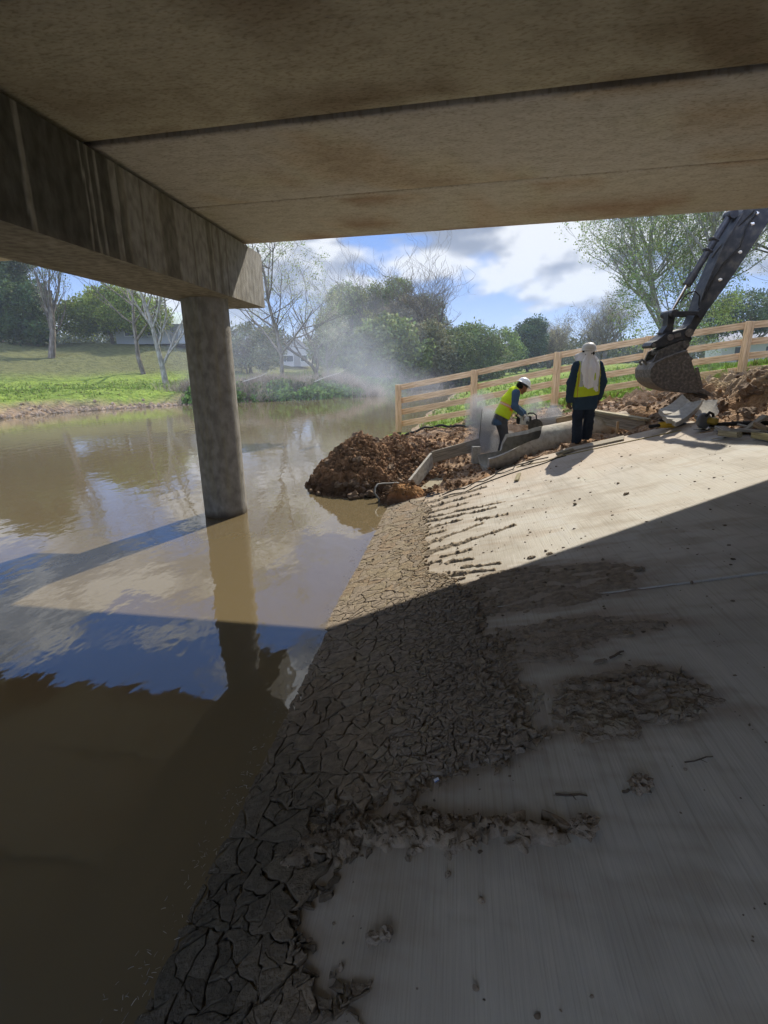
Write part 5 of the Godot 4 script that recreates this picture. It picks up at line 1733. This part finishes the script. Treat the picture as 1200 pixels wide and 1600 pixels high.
	# bucket
	var outline := [Vector2(5.49, 2.59), Vector2(5.30, 2.53), Vector2(5.11, 2.46), Vector2(4.95, 2.38), Vector2(4.885, 2.27), Vector2(4.90, 2.14), Vector2(4.95, 2.06), Vector2(5.04, 1.99), Vector2(5.17, 1.93), Vector2(5.40, 1.88), Vector2(5.66, 1.86), Vector2(5.88, 1.875)]
	var wide := .27
	m = mb(o)
	for s in [-1.0, 1.0]:
		m.prism(X(Vector3(0, 0, -10.1 + s * wide)), outline + [Vector2(5.88, 1.91), Vector2(5.79, 1.97), Vector2(5.75, 2.11), Vector2(5.65, 2.31), Vector2(5.55, 2.52)], -.018, .018)
	for k in outline.size() - 1:
		var a := Vector3(outline[k].x, outline[k].y, -10.1)
		var b := Vector3(outline[k + 1].x, outline[k + 1].y, -10.1)
		m.box(along(a, b, Vector3(0, 0, 1)), Vector3(a.distance_to(b) + .016, wide * 2 + .065, .03), .004)
	var bk := put("bucket", m, M.worn, t)
	m = mb(o, Color(.8, .8, .8))
	for s in [-1.0, 1.0]:
		m.prism(X(Vector3(0, 0, -10.1 + s * .17)), [Vector2(4.93, 2.36), Vector2(5.03, 2.60), Vector2(5.17, 2.67), Vector2(5.44, 2.77), Vector2(5.56, 2.77), Vector2(5.58, 2.68), Vector2(5.50, 2.57), Vector2(5.11, 2.44)], -.025, .025)
	pin(m, 5.50, 2.70, .065, .22); pin(m, 5.10, 2.57, .05, .2)
	put("ear", m, M.worn, bk)
	m = mb(o, Color(1.1, 1.1, 1.1))
	m.tube([Vector3(4.84, 2.36, -10.1), Vector3(4.80, 2.41, -10.1), Vector3(4.84, 2.455, -10.1), Vector3(4.89, 2.42, -10.1), Vector3(4.93, 2.36, -10.1)], [.024], 8)
	put("lifting_eye", m, M.worn, bk)
	for s in [-1.0, 1.0]:
		m = mb(o, Color(1.25, 1.18, 1.05))
		var zz: float = -10.1 + s * (wide + .025)
		for k in range(4, 9):
			var a := Vector3(outline[k].x, outline[k].y, zz) + Vector3(.045, .035, 0)
			var b := Vector3(outline[k + 1].x, outline[k + 1].y, zz) + Vector3(.035, .05, 0)
			m.box(along(a, b), Vector3(a.distance_to(b) + .02, .10, .022), .004)
		put("wear_strip", m, M.worn, bk)
		m = mb(o, Color(1.3, 1.25, 1.15))
		m.box(along(Vector3(5.70, 2.30, zz), Vector3(5.84, 1.93, zz)), Vector3(.40, .06, .02), .004)
		put("side_cutter", m, M.worn, bk)
		m = mb(o, Color(1.2, 1.15, 1.05))
		m.box(X(Vector3(5.28, 2.22, zz)), Vector3(.24, .12, .012), .004)
		put("wear_plate", m, M.worn, bk)
	m = mb(o, Color(1.7, 1.5, 1.25))
	var r := RandomNumberGenerator.new()
	r.seed = 6
	for k in 30:
		m.lump(Vector3(r.randf_range(5.15, 5.62), r.randf_range(1.98, 2.46), -10.1 + wide + .02), Vector3(r.randf_range(.012, .05), r.randf_range(.010, .028), .005), nz, k, .9, 8, 5)
	put("caked_mud", m, M.worn, bk).set_meta("kind", "stuff")
	for k in 5:
		var z := -10.1 + lerpf(-wide + .05, wide - .05, k / 4.0)
		m = mb(Vector3.ZERO, Color(1.3, 1.2, 1.05))
		m.prism(X(Vector3(0, 0, z)), [Vector2(5.82, 1.905), Vector2(5.90, 1.92), Vector2(6.13, 1.785), Vector2(6.10, 1.775), Vector2(5.84, 1.855)], -.045, .045)
		for q in m.v.size(): m.v[q] -= o
		put("tooth", m, M.worn, bk)
	# the rest of the machine, outside the picture
	side.call("boom", [Vector2(6.75, 5.35), Vector2(6.85, 5.75), Vector2(8.4, 6.1), Vector2(9.6, 5.8), Vector2(12.4, 3.55), Vector2(12.1, 3.25), Vector2(9.3, 5.25), Vector2(8.4, 5.45)], .17, M.machine)
	m = mb(o, Color(1, 1, 1))
	m.tube([Vector3(7.0, 5.62, -10.1), Vector3(8.3, 6.3, -10.1)], [.07], 12)
	put("arm_cylinder", m, M.machine, t)
	m = mb(o, L(.32, .33, .33))
	m.box(X(P(13.6, 3.75, 10.4)), Vector3(2.5, 1.0, 2.2), .12)
	put("upper_body", m, M.gloss, t)
	m = mb(o, L(.28, .29, .29))
	m.box(X(P(12.9, 4.55, 9.8)), Vector3(1.3, 1.9, .95), .12)
	put("cab", m, M.gloss, t)
	m = mb(o, L(.03, .04, .05))
	m.box(X(P(12.9, 4.75, 9.315)), Vector3(.9, 1.1, .02), .005)
	m.box(X(P(12.24, 4.75, 9.8)), Vector3(.02, 1.1, .7), .005)
	put("cab_window", m, M.gloss, t)
	for s in [-.95, .95]:
		m = mb(o, L(.03, .028, .026))
		var tr := []
		for k in 20:
			var a := TAU * k / 20.0
			tr.append(Vector2(13.5 + 1.3 * signf(cos(a)) * minf(1.0, absf(cos(a)) * 3.0) + .35 * cos(a), 2.65 + .42 * sin(a)))
		m.prism(X(P(0, 0, 10.4 + s)), tr, -.25, .25)
		put("track", m, M.plain, t)

# ---------- saw dust and drifting haze ----------
func puff(at: Vector3, s: Vector3, d: float, turn := 0.0) -> void:
	var v := FogVolume.new()
	v.shape = RenderingServer.FOG_VOLUME_SHAPE_ELLIPSOID
	v.size = s
	v.position = at
	v.rotation.z = turn
	var fm := FogMaterial.new()
	fm.density = d
	fm.albedo = Color(.93, .94, .96)
	v.material = fm
	v.name = numbered("dust")
	add_child(v)
	v.set_meta("kind", "stuff")
	v.set_meta("label", "pale concrete dust hanging round the saw and drifting over the river")

func build_dust() -> void:
	var r := RandomNumberGenerator.new()
	r.seed = 12
	# thick by the saw
	for k in 26:
		var u := k / 25.0
		var s := r.randf_range(.28, .62)
		puff(P(2.32 - .22 * u + r.randfn() * .17, .75 + 1.0 * u + r.randfn() * .14, 11.0 + r.randfn() * .16), Vector3(s, s * r.randf_range(.7, 1.2), s), r.randf_range(1.0, 2.0) * lerpf(1.0, .6, u), r.randf())
	for k in 9:
		var s := r.randf_range(.2, .42)
		puff(P(3.1 + r.randf() * .5, 1.22 + r.randf() * .35, 11.1 + r.randfn() * .12), Vector3(s * 1.3, s, s), r.randf_range(.6, 1.2), r.randf())
	# drifting left over the water: low trail, then a rising plume
	for k in 16:
		var u := k / 15.0
		var s := lerpf(.8, 2.0, u) * r.randf_range(.7, 1.3)
		puff(P(1.7 - 2.6 * u + r.randfn() * .2, 1.75 + .55 * u + r.randfn() * .22, 13 + 4.5 * u), Vector3(s * 1.5, s * .75, s), .045 * r.randf_range(.5, 1.2), -.3)
	for k in 30:
		var u := k / 21.0
		var s := lerpf(.8, 2.6, u) * r.randf_range(.7, 1.25)
		puff(P(.25 - 2.4 * u + r.randfn() * .7, 2.0 + 3.0 * u + r.randfn() * .3, 18 + 4 * u), Vector3(s, s * 1.15, s), .009 * r.randf_range(.3, 1.3), .5)
	for k in 7:
		puff(P(-9.5 + 1.6 * k, 3.2 + .5 * r.randfn(), 30), Vector3(5, 4.2, 4), .022)

# ---------- people: fields of tapered bones, joined smoothly and meshed by surface nets ----------
func skin(m: MB, bones: Array, c: float, k: float, trim: Callable) -> void:
	var lo := Vector3.ONE * 1e9
	var hi := -lo
	for b in bones:
		var r := maxf(b[2], b[3]) + c * 2.5
		for e in 2:
			lo = lo.min(b[e] - Vector3.ONE * r)
			hi = hi.max(b[e] + Vector3.ONE * r)
	var n := Vector3i(((hi - lo) / c).ceil()) + Vector3i.ONE
	var nx := n.x
	var nxy := n.x * n.y
	var val := PackedFloat32Array()
	val.resize(nxy * n.z)
	val.fill(1.0)
	for b in bones:
		var a: Vector3 = b[0]
		var ab: Vector3 = b[1] - a
		var l2 := maxf(ab.length_squared(), 1e-9)
		var r := maxf(b[2], b[3]) + maxf(k, c) * 1.3 + c
		var i0 := Vector3i(((a.min(b[1]) - Vector3.ONE * r - lo) / c).floor()).clamp(Vector3i.ZERO, n - Vector3i.ONE)
		var i1 := Vector3i(((a.max(b[1]) + Vector3.ONE * r - lo) / c).ceil()).clamp(Vector3i.ZERO, n - Vector3i.ONE)
		for z in range(i0.z, i1.z + 1):
			for y in range(i0.y, i1.y + 1):
				for x in range(i0.x, i1.x + 1):
					var p := lo + Vector3(x, y, z) * c
					var t := clampf((p - a).dot(ab) / l2, 0.0, 1.0)
					var d := (p - a - ab * t).length() - lerpf(b[2], b[3], t)
					var q := x + y * nx + z * nxy
					var v := val[q]
					var h := maxf(k - absf(v - d), 0.0) / k
					val[q] = minf(v, d) - h * h * k * 0.25
	for z in n.z:
		for y in n.y:
			for x in n.x:
				var q := x + y * nx + z * nxy
				if val[q] < c * 3.0: val[q] = maxf(val[q], trim.call(lo + Vector3(x, y, z) * c))
	var at := {}
	for z in n.z - 1:
		for y in n.y - 1:
			for x in nx - 1:
				var q := x + y * nx + z * nxy
				var cnt := 0
				var v8 := [val[q], val[q + 1], val[q + nx], val[q + nx + 1], val[q + nxy], val[q + nxy + 1], val[q + nxy + nx], val[q + nxy + nx + 1]]
				for w in v8:
					if w < 0: cnt += 1
				if cnt == 0 or cnt == 8: continue
				var s := Vector3.ZERO
				var ns := 0
				for e in EDGES:
					var va: float = v8[e[0]]
					var vb: float = v8[e[1]]
					if (va < 0) == (vb < 0): continue
					var t := va / (va - vb)
					s += (CORN[e[0]] as Vector3).lerp(CORN[e[1]], t)
					ns += 1
				at[q] = m.p(lo + (Vector3(x, y, z) + s / ns) * c)
	for z in range(1, n.z - 1):
		for y in range(1, n.y - 1):
			for x in range(1, nx - 1):
				var q := x + y * nx + z * nxy
				var a := val[q] < 0
				for ax in 3:
					var st: int = [1, nx, nxy][ax]
					if a == (val[q + st] < 0): continue
					var u: int = [nx, nxy, 1][ax]
					var w: int = [nxy, 1, nx][ax]
					if not (at.has(q) and at.has(q - u) and at.has(q - w) and at.has(q - u - w)): continue
					var c0: int = at[q - u - w]
					var c1: int = at[q - w]
					var c2: int = at[q]
					var c3: int = at[q - u]
					if a: m.i.append_array([c0, c2, c1, c0, c3, c2])
					else: m.i.append_array([c0, c1, c2, c0, c2, c3])

const CORN := [Vector3(0, 0, 0), Vector3(1, 0, 0), Vector3(0, 1, 0), Vector3(1, 1, 0), Vector3(0, 0, 1), Vector3(1, 0, 1), Vector3(0, 1, 1), Vector3(1, 1, 1)]
const EDGES := [[0, 1], [2, 3], [4, 5], [6, 7], [0, 2], [1, 3], [4, 6], [5, 7], [0, 4], [1, 5], [2, 6], [3, 7]]

# a hand from wrist w along d; n is the back of the hand; thumb to d x n times s; curl in radians per joint
func hand_bones(w: Vector3, d: Vector3, n: Vector3, s: float, curl: float, fat := 1.0) -> Array:
	d = d.normalized()
	n = (n - d * n.dot(d)).normalized()
	var side := d.cross(n) * s
	var out := []
	out.append([w - d * .03, w + d * .02, .027 * fat, .028 * fat])
	var lens := [.070, .080, .074, .058]
	for k in 4:
		var off := side * (.030 - .020 * k)
		var kn := w + d * (.088 - .004 * absf(k - 1)) + off * 1.12
		out.append([w + d * .015 + off * .6, kn, .016 * fat, .0135 * fat])
		var q := kn
		var dd := d
		for j in 3:
			dd = dd.rotated(d.cross(n).normalized(), -curl * [.8, 1.1, .8][j] * (1.0 + .08 * k))
			var e: Vector3 = q + dd * lens[k] * [.44, .32, .26][j]
			out.append([q, e, (.0115 - .001 * j) * fat, (.0105 - .001 * j) * fat])
			q = e
	var t0 := w + d * .025 + side * .026
	var t1 := t0 + (d * .6 + side * .75 - n * .35).normalized() * .042
	var t2 := t1 + (d * .9 + side * .25 - n * .5).normalized() * .032
	var t3 := t2 + (d * .9 - side * .05 - n * .6).normalized() * .026
	out.append([w + d * .01 + side * .01, t0, .018 * fat, .016 * fat])
	out.append([t0, t1, .0155 * fat, .013 * fat])
	out.append([t1, t2, .0125 * fat, .0115 * fat])
	out.append([t2, t3, .0115 * fat, .0095 * fat])
	return out

func head_part(t: Node3D, x: Transform3D, skin_c: Color, hair: Color) -> void:
	# in head space: y up, -z is where the face looks, origin at the middle of the skull
	var b := []
	for q in [[Vector3(0, .02, .015), Vector3(0, .03, -.02), .088, .082], [Vector3(0, -.04, -.03), Vector3(0, -.085, -.055), .062, .040], [Vector3(0, -.02, -.07), Vector3(0, -.03, -.075), .05, .045], [Vector3(0, .005, -.092), Vector3(0, -.028, -.118), .010, .014],
			[Vector3(-.03, .022, -.085), Vector3(.03, .022, -.085), .016, .016], [Vector3(-.02, -.062, -.098), Vector3(.02, -.062, -.098), .009, .009], [Vector3(0, -.095, -.08), Vector3(0, -.098, -.082), .022, .022], [Vector3(0, -.06, .02), Vector3(0, -.16, .03), .056, .058]]:
		b.append([x * q[0], x * q[1], q[2], q[3]])
	for s in [-1.0, 1.0]:
		b.append([x * Vector3(.083 * s, .012, .012), x * Vector3(.089 * s, -.022, .006), .016, .010])
		b.append([x * Vector3(.045 * s, -.02, -.072), x * Vector3(.05 * s, -.03, -.06), .025, .025])
	var m := mb(Vector3.ZERO, skin_c)
	skin(m, b, .006, .018, func(_p): return -1.0)
	var h := put("head", m, M.cloth, t)
	for s in [-1.0, 1.0]:
		var e := mb(Vector3.ZERO, L(.75, .73, .70))
		e.lump(x * Vector3(.031 * s, .004, -.091), Vector3.ONE * .011, nz, 1.0, 0.0, 8, 6)
		e.col = L(.03, .02, .015)
		e.lump(x * Vector3(.031 * s, .004, -.099), Vector3(.006, .006, .004), nz, 1.0, 0.0, 8, 6)
		put("eye", e, M.gloss, h)
	var mo := mb(Vector3.ZERO, skin_c * Color(.7, .5, .5))
	mo.tube([x * Vector3(-.024, -.062, -.103), x * Vector3(0, -.060, -.109), x * Vector3(.024, -.062, -.103)], [.003, .005, .003], 6)
	put("mouth", mo, M.cloth, h)
	var hb := mb(Vector3.ZERO, hair)
	skin(hb, [[x * Vector3(0, .0, .045), x * Vector3(0, .04, .0), .078, .084], [x * Vector3(-.06, -.02, .04), x * Vector3(.06, -.02, .04), .04, .04]], .008, .02, func(_p): return -1.0)
	put("hair", hb, M.cloth, h)

func hard_hat(called: String, label: String, x: Transform3D, col: Color, band: Color) -> Node3D:
	# worn on a head, lifts off: a thing of its own
	var t := thing(called, label, "hard hat", x.origin)
	t.transform = x
	var m := mb(Vector3.ZERO, col)
	var pr := [[.148, -.002], [.152, .004], [.148, .010], [.128, .012], [.126, .03], [.120, .062], [.104, .094], [.078, .118], [.042, .131], [0.0, .134]]
	var y := X(Vector3.ZERO)
	m.lathe(Transform3D(Basis(Vector3(.93, 0, 0), Vector3(0, 1, 0), Vector3(0, 0, 1.08)), Vector3.ZERO), pr, 36)
	m.lathe(Transform3D(Basis(Vector3(.93, 0, 0), Vector3(0, 1, 0), Vector3(0, 0, 1.08)), Vector3.ZERO), [[.148, -.002], [.118, .004], [.115, .03], [.098, .085], [.04, .12], [0, .122]], 36)
	# peak in front and three ridges
	m.grid(12, 3, func(i, j):
		var a := lerpf(-.95, .95, i / 12.0)
		var r := lerpf(.135, .135 + .055 * cos(a * 1.4), j / 3.0)
		return [Vector3(sin(a) * r * .93, .008 - .012 * j / 3.0, -cos(a) * r * 1.08), Vector2.ZERO])
	for s in [-1.0, 0.0, 1.0]:
		var path := []
		for k in 9:
			var a := lerpf(-1.15, 1.15, k / 8.0)
			path.append(Vector3(s * .032, .012 + .122 * cos(a) * (1.0 if s == 0.0 else .97), .118 * sin(a)))
		m.tube(path, [.010], 6)
	put("shell", m, M.gloss, t)
	var b := mb(Vector3.ZERO, band)
	b.lathe(X(Vector3(0, -.022, 0)), [[.088, -.012], [.106, -.010], [.108, .02], [.095, .022]], 28)
	put("sweatband", b, M.cloth, t)
	return t

func boots(t: Node3D, feet: Array, fwd: Vector3) -> void:
	for q in feet:
		var m := mb(Vector3.ZERO, L(.05, .038, .03))
		skin(m, [[q + Vector3(0, .10, 0), q + Vector3(0, .04, 0), .052, .05], [q + Vector3(0, .045, 0) - fwd * .04, q + Vector3(0, .04, 0) + fwd * .15, .046, .042]], .011, .03, func(p): return -(p.y - q.y) + .002)
		put("boot", m, M.cloth, t)

func build_people() -> void:
	worker_standing()
	worker_sawing()

func worker_standing() -> void:
	var base := P(3.66, 1.01, 9.62)
	var t := thing("person", "person in lime vest, navy shirt and dark jeans standing with back turned on the slope", "person", base)
	var lf := Vector3(-.105, -.025, .02)
	var rf := Vector3(.105, .04, -.05)
	# skin: one body, mostly under the clothes
	var body := mb(Vector3.ZERO, L(.22, .12, .075))
	var bb := [[Vector3(-.05, .92, 0), Vector3(.05, .92, 0), .11, .11], [Vector3(0, .95, 0), Vector3(0, 1.3, .01), .12, .13], [Vector3(-.15, 1.37, .01), Vector3(.15, 1.37, .01), .06, .06], [Vector3(0, 1.36, .01), Vector3(0, 1.50, 0), .06, .055]]
	var legs := [[Vector3(-.09, .88, 0), Vector3(-.105, .48, -.01), lf + Vector3(0, .08, 0)], [Vector3(.09, .88, 0), Vector3(.11, .50, -.04), rf + Vector3(0, .08, 0)]]
	var arms := [[Vector3(-.20, 1.36, .01), Vector3(-.285, 1.07, .03), Vector3(-.275, .80, -.03)], [Vector3(.20, 1.36, .01), Vector3(.275, 1.08, .03), Vector3(.265, .84, -.05)]]
	for q in legs:
		bb.append([q[0], q[1], .085, .058]); bb.append([q[1], q[2], .058, .040])
	for q in arms:
		bb.append([q[0], q[1], .050, .042]); bb.append([q[1], q[2], .042, .030])
	skin(body, bb, .02, .05, func(_p): return -1.0)
	put("body", body, M.cloth, t)
	head_part(t, X(Vector3(0, 1.565, -.01), .25), L(.22, .12, .075), L(.015, .012, .01))
	var m := mb(Vector3.ZERO, L(.022, .030, .046))
	var wr := func(p: Vector3) -> float: return .010 * nz.get_noise_3d(p.x * 7, p.y * 14, p.z * 7)
	var pb := [[Vector3(-.07, .90, 0), Vector3(.07, .90, 0), .135, .135]]
	for q in legs:
		pb.append([q[0], q[1], .118, .092]); pb.append([q[1], q[2] + Vector3(0, -.05, 0), .092, .088])
	skin(m, pb, .014, .035, func(p): return -(p.y - .035 - .30 * p.x * .9) + 0.0 if p.y < .2 else wr.call(p) * .0 - 1.0)
	for k in m.v.size():
		var v: Vector3 = m.v[k]
		m.v[k] = v + Vector3(v.x, 0, v.z).normalized() * wr.call(v) * 1.4
		var g := 1.0 + .5 * nz.get_noise_3d(v.x * 5, v.y * 5, v.z * 5)
		m.c[k] = Color(.022 * g, .030 * g, .046 * g)
	put("trousers", m, M.cloth, t)
	m = mb(Vector3.ZERO, L(.030, .052, .085))
	var sb := [[Vector3(-.075, .66, 0), Vector3(-.08, 1.22, .015), .140, .130], [Vector3(.075, .66, 0), Vector3(.08, 1.22, .015), .140, .130], [Vector3(-.15, 1.365, .01), Vector3(.15, 1.365, .01), .082, .082]]
	for q in arms:
		sb.append([q[0], q[1], .078, .072]); sb.append([q[1], q[2] + Vector3(0, -.03, 0), .072, .062])
	skin(m, sb, .015, .04, func(p): return .60 + .02 * p.x - p.y if absf(p.x) < .215 or p.y < .6 else -1.0)
	for k in m.v.size():
		var v: Vector3 = m.v[k]
		m.v[k] = v + Vector3(v.x, 0, v.z).normalized() * wr.call(v) * 1.5
	put("shirt", m, M.cloth, t)
	m = mb()
	skin(m, [[Vector3(-.075, .70, 0), Vector3(-.08, 1.22, .015), .156, .148], [Vector3(.075, .70, 0), Vector3(.08, 1.22, .015), .156, .148], [Vector3(-.13, 1.36, .01), Vector3(.13, 1.36, .01), .100, .100]], .013, .05, func(p): return maxf(.84 + .10 * p.x - p.y, absf(p.x) - lerpf(.235, .205, ss(1.1, 1.35, p.y))))
	for k in m.v.size():
		var v: Vector3 = m.v[k]
		m.v[k] = v + Vector3(v.x, 0, v.z).normalized() * wr.call(v) * 1.2
		var c := L(.50, .62, .035)
		if absf(absf(v.x) - .145) < .026 and v.y > 1.0: c = L(.42, .44, .44)
		if absf(absf(v.x) - .185) < .008: c = L(.45, .30, .06)
		m.c[k] = c
	put("vest", m, M.cloth, t)
	boots(t, [lf, rf], Vector3(.1, 0, -1).normalized())
	m = mb(Vector3.ZERO, L(.10, .075, .055))
	skin(m, hand_bones(arms[0][2] + Vector3(0, -.05, 0), Vector3(.10, -1, -.1), Vector3(-1, 0, .3), 1, .35, 1.12), .0055, .010, func(_p): return -1.0)
	put("glove", m, M.cloth, t)
	m = mb(Vector3.ZERO, L(.10, .075, .055))
	skin(m, hand_bones(arms[1][2] + Vector3(0, -.05, 0), Vector3(-.05, -1, -.15), Vector3(1, 0, .3), -1, .40, 1.12), .0055, .010, func(_p): return -1.0)
	put("glove", m, M.cloth, t)
	# white cloth hanging from the hat over neck and shoulders
	m = mb(base, L(.78, .77, .79))
	for s in 2:
		m.grid(72, 40, func(i, j):
			var u := lerpf(-2.05, 2.05, i / 72.0)
			var v: float = j / 40.0
			var hem: float = .98 - .05 * u + .025 * sin(u * 6.0) + .03 * nz.get_noise_1d(u * 3)
			if absf(u) > 1.25: hem += .36 * ss(1.2, 1.9, absf(u))
			var y: float = lerpf(1.605, hem, v)
			var rx := lerpf(.10, .205, ss(0.05, .42, v)) - .02 * ss(.5, 1, v)
			var rz := lerpf(.118, .205, ss(0.1, .5, v)) + .012 * ss(.5, 1, v)
			var fold: float = .017 * ss(.02, .35, v) * (sin(u * 9.0 + 1.2 * sin(v * 3.0)) + .6 * sin(u * 17.0 + 2.0 + v * 2.0)) + .012 * nz.get_noise_2d(u * 4, v * 3)
			var th := -.004 * s
			return [base + Vector3(sin(u) * (rx + fold + th), y, cos(u) * (rz + fold + th) - .005), Vector2.ZERO])
	var cl := put("neck_cloth", m, M.cloth)
	cl.position = base
	tag(cl, "white cloth hanging from under the hat down the standing person's back", "cloth")
	hard_hat("hard_hat", "dusty off-white hard hat on the standing person over the cloth", Transform3D(Basis.from_euler(Vector3(.06, .25, -.03)), base + Vector3(0, 1.615, -.012)), L(.56, .53, .47), L(.012, .012, .012))

func worker_sawing() -> void:
	var base := P(2.47, .50, 10.95)
	var t := thing("person", "person in lime and orange vest, blue shirt, bent over the saw in dust", "person", base)
	# local x is where he faces, +z is his right, the side seen
	var legs := [[Vector3(-.02, .84, .10), Vector3(.05, .43, .12), Vector3(-.03, .06, .13)], [Vector3(-.02, .84, -.10), Vector3(.10, .43, -.13), Vector3(.06, .06, -.15)]]
	var hipc := Vector3(-.02, .86, 0)
	var chest := Vector3(.15, 1.20, 0)
	var shl := Vector3(.235, 1.36, 0)
	var arms := [[shl + Vector3(-.01, -.01, .19), Vector3(.20, 1.10, .25), Vector3(.375, .945, .15)], [shl + Vector3(-.01, -.01, -.19), Vector3(.30, 1.10, -.22), Vector3(.47, .95, -.02)]]
	var neck := Vector3(.33, 1.44, .01)
	var head := Transform3D(Basis.from_euler(Vector3(-.60, -PI / 2 + .2, 0)), Vector3(.385, 1.475, .02))
	var bb := [[hipc + Vector3(0, 0, -.06), hipc + Vector3(0, 0, .06), .11, .11], [hipc, chest, .12, .13], [chest, shl, .12, .09], [shl + Vector3(0, 0, -.15), shl + Vector3(0, 0, .15), .06, .06], [shl, neck, .06, .055]]
	for q in legs:
		bb.append([q[0], q[1], .085, .058]); bb.append([q[1], q[2], .058, .040])
	for q in arms:
		bb.append([q[0], q[1], .050, .042]); bb.append([q[1], q[2], .042, .030])
	var m := mb(Vector3.ZERO, L(.24, .12, .07))
	skin(m, bb, .02, .05, func(_p): return -1.0)
	put("body", m, M.cloth, t)
	head_part(t, head, L(.24, .12, .07), L(.015, .012, .01))
	var wr := func(p: Vector3) -> float: return .009 * nz.get_noise_3d(p.x * 9, p.y * 12, p.z * 9)
	m = mb(Vector3.ZERO, L(.075, .075, .085))
	var pb := [[hipc + Vector3(0, 0, -.07), hipc + Vector3(0, 0, .07), .128, .128]]
	for q in legs:
		pb.append([q[0], q[1], .112, .088]); pb.append([q[1], q[2], .085, .080])
	skin(m, pb, .015, .035, func(_p): return -1.0)
	for k in m.v.size(): m.v[k] += Vector3(m.v[k].x, 0, m.v[k].z).normalized() * wr.call(m.v[k]) * 1.4
	put("trousers", m, M.cloth, t)
	m = mb(Vector3.ZERO, L(.060, .105, .175))
	var tz := Vector3(0, 0, .075)
	var sb := [[hipc + Vector3(-.03, -.10, .07), chest + tz, .135, .128], [hipc + Vector3(-.03, -.10, -.07), chest - tz, .135, .128], [chest, shl, .15, .11], [shl + Vector3(0, 0, -.15), shl + Vector3(0, 0, .15), .080, .080]]
	for q in arms:
		sb.append([q[0], q[1], .076, .064]); sb.append([q[1], q[2], .062, .050])
	skin(m, sb, .014, .04, func(p): return .745 + .2 * p.x - p.y)
	for k in m.v.size(): m.v[k] += (m.v[k] - Vector3(.1, m.v[k].y, 0)).normalized() * wr.call(m.v[k]) * 1.3
	put("shirt", m, M.cloth, t)
	m = mb()
	var ax := (shl - hipc).normalized()
	skin(m, [[hipc + tz, chest + tz, .152, .146], [hipc - tz, chest - tz, .152, .146], [chest, shl, .165, .128], [shl + Vector3(0, 0, -.11), shl + Vector3(0, 0, .11), .098, .098]], .012, .05, func(p): return maxf(.03 - (p - hipc).dot(ax), absf(p.z) - lerpf(.24, .185, ss(.30, .5, (p - hipc).dot(ax)))))
	for k in m.v.size():
		var v: Vector3 = m.v[k]
		var h := (v - hipc).dot(ax)
		var fr := (v - hipc - ax * h).x
		m.v[k] = v + (v - Vector3(.1, v.y, 0)).normalized() * wr.call(v)
		var c := L(.52, .66, .03)
		if fr > .02 and fr < .075 and absf(v.z) > .09 and h > .2: c = L(.80, .22, .06)
		elif absf(h - .27) < .03: c = L(.74, .26, .10)
		if absf(h - .27) < .012: c = L(.55, .52, .42)
		if fr > .075 and h > .15: c = L(.68, .60, .04)
		m.c[k] = c
	put("vest", m, M.cloth, t)
	boots(t, [legs[0][2] - Vector3(0, .055, 0), legs[1][2] - Vector3(0, .055, 0)], Vector3(1, 0, 0))
	for k in 2:
		m = mb(Vector3.ZERO, L(.26, .235, .205))
		var w: Vector3 = arms[k][2]
		skin(m, hand_bones(w + Vector3(.015, -.01, -.005), Vector3(.55, -.75, -.25 if k == 0 else .1), Vector3(.7, .6, .25), [1.0, -1.0][k], .75, 1.15), .0055, .010, func(_p): return -1.0)
		put("glove", m, M.cloth, t)
	hard_hat("hard_hat", "clean white hard hat on the bent person", Transform3D(head.basis * Basis.from_euler(Vector3(.08, 0, 0)), base + head * Vector3(0, .055, .0)), L(.84, .84, .84), L(.05, .05, .05))
	# the cut-off saw
	var sp := base + Vector3(.47, .80, .10)
	t = thing("cutoff_saw", "grey and black cut-off saw held down to the pipe by the bent person", "power saw", sp)
	m = mb(Vector3.ZERO, L(.50, .49, .46))
	m.box(X(Vector3(-.03, .0, .0), 0, 0, -.1), Vector3(.20, .17, .15), .03)
	m.box(X(Vector3(-.05, .10, 0), 0, 0, -.1), Vector3(.12, .05, .12), .02)
	put("engine", m, M.gloss, t)
	m = mb(Vector3.ZERO, L(.03, .03, .03))
	m.box(X(Vector3(-.15, .0, 0)), Vector3(.06, .13, .12), .015)
	m.box(X(Vector3(.085, .01, .0)), Vector3(.05, .17, .13), .015)
	put("housing", m, M.plain, t)
	m = mb(Vector3.ZERO, L(.02, .02, .02))
	m.tube([Vector3(.06, .13, -.06), Vector3(.06, .16, .06), Vector3(.12, .16, .12), Vector3(.17, .12, .14), Vector3(.19, .0, .14), Vector3(.17, -.10, .13), Vector3(.10, -.13, .11)], [.014], 8)
	m.tube([Vector3(-.12, .05, 0), Vector3(-.20, .10, 0), Vector3(-.17, .16, .02), Vector3(-.06, .15, .02)], [.016], 8)
	put("handle", m, M.plain, t)
	m = mb(Vector3.ZERO, L(.30, .30, .30))
	m.lathe(Transform3D(Basis.from_euler(Vector3(PI / 2, 0, 0)), Vector3(.16, -.10, .17)), [[0, -.002], [.15, -.002], [.15, .002], [0, .002]], 32)
	put("blade", m, M.worn, t)
	m = mb(Vector3.ZERO, L(.08, .08, .08))
	m.box(X(Vector3(.09, -.06, .13), 0, 0, -.4), Vector3(.24, .06, .04), .01)
	put("arm", m, M.plain, t)
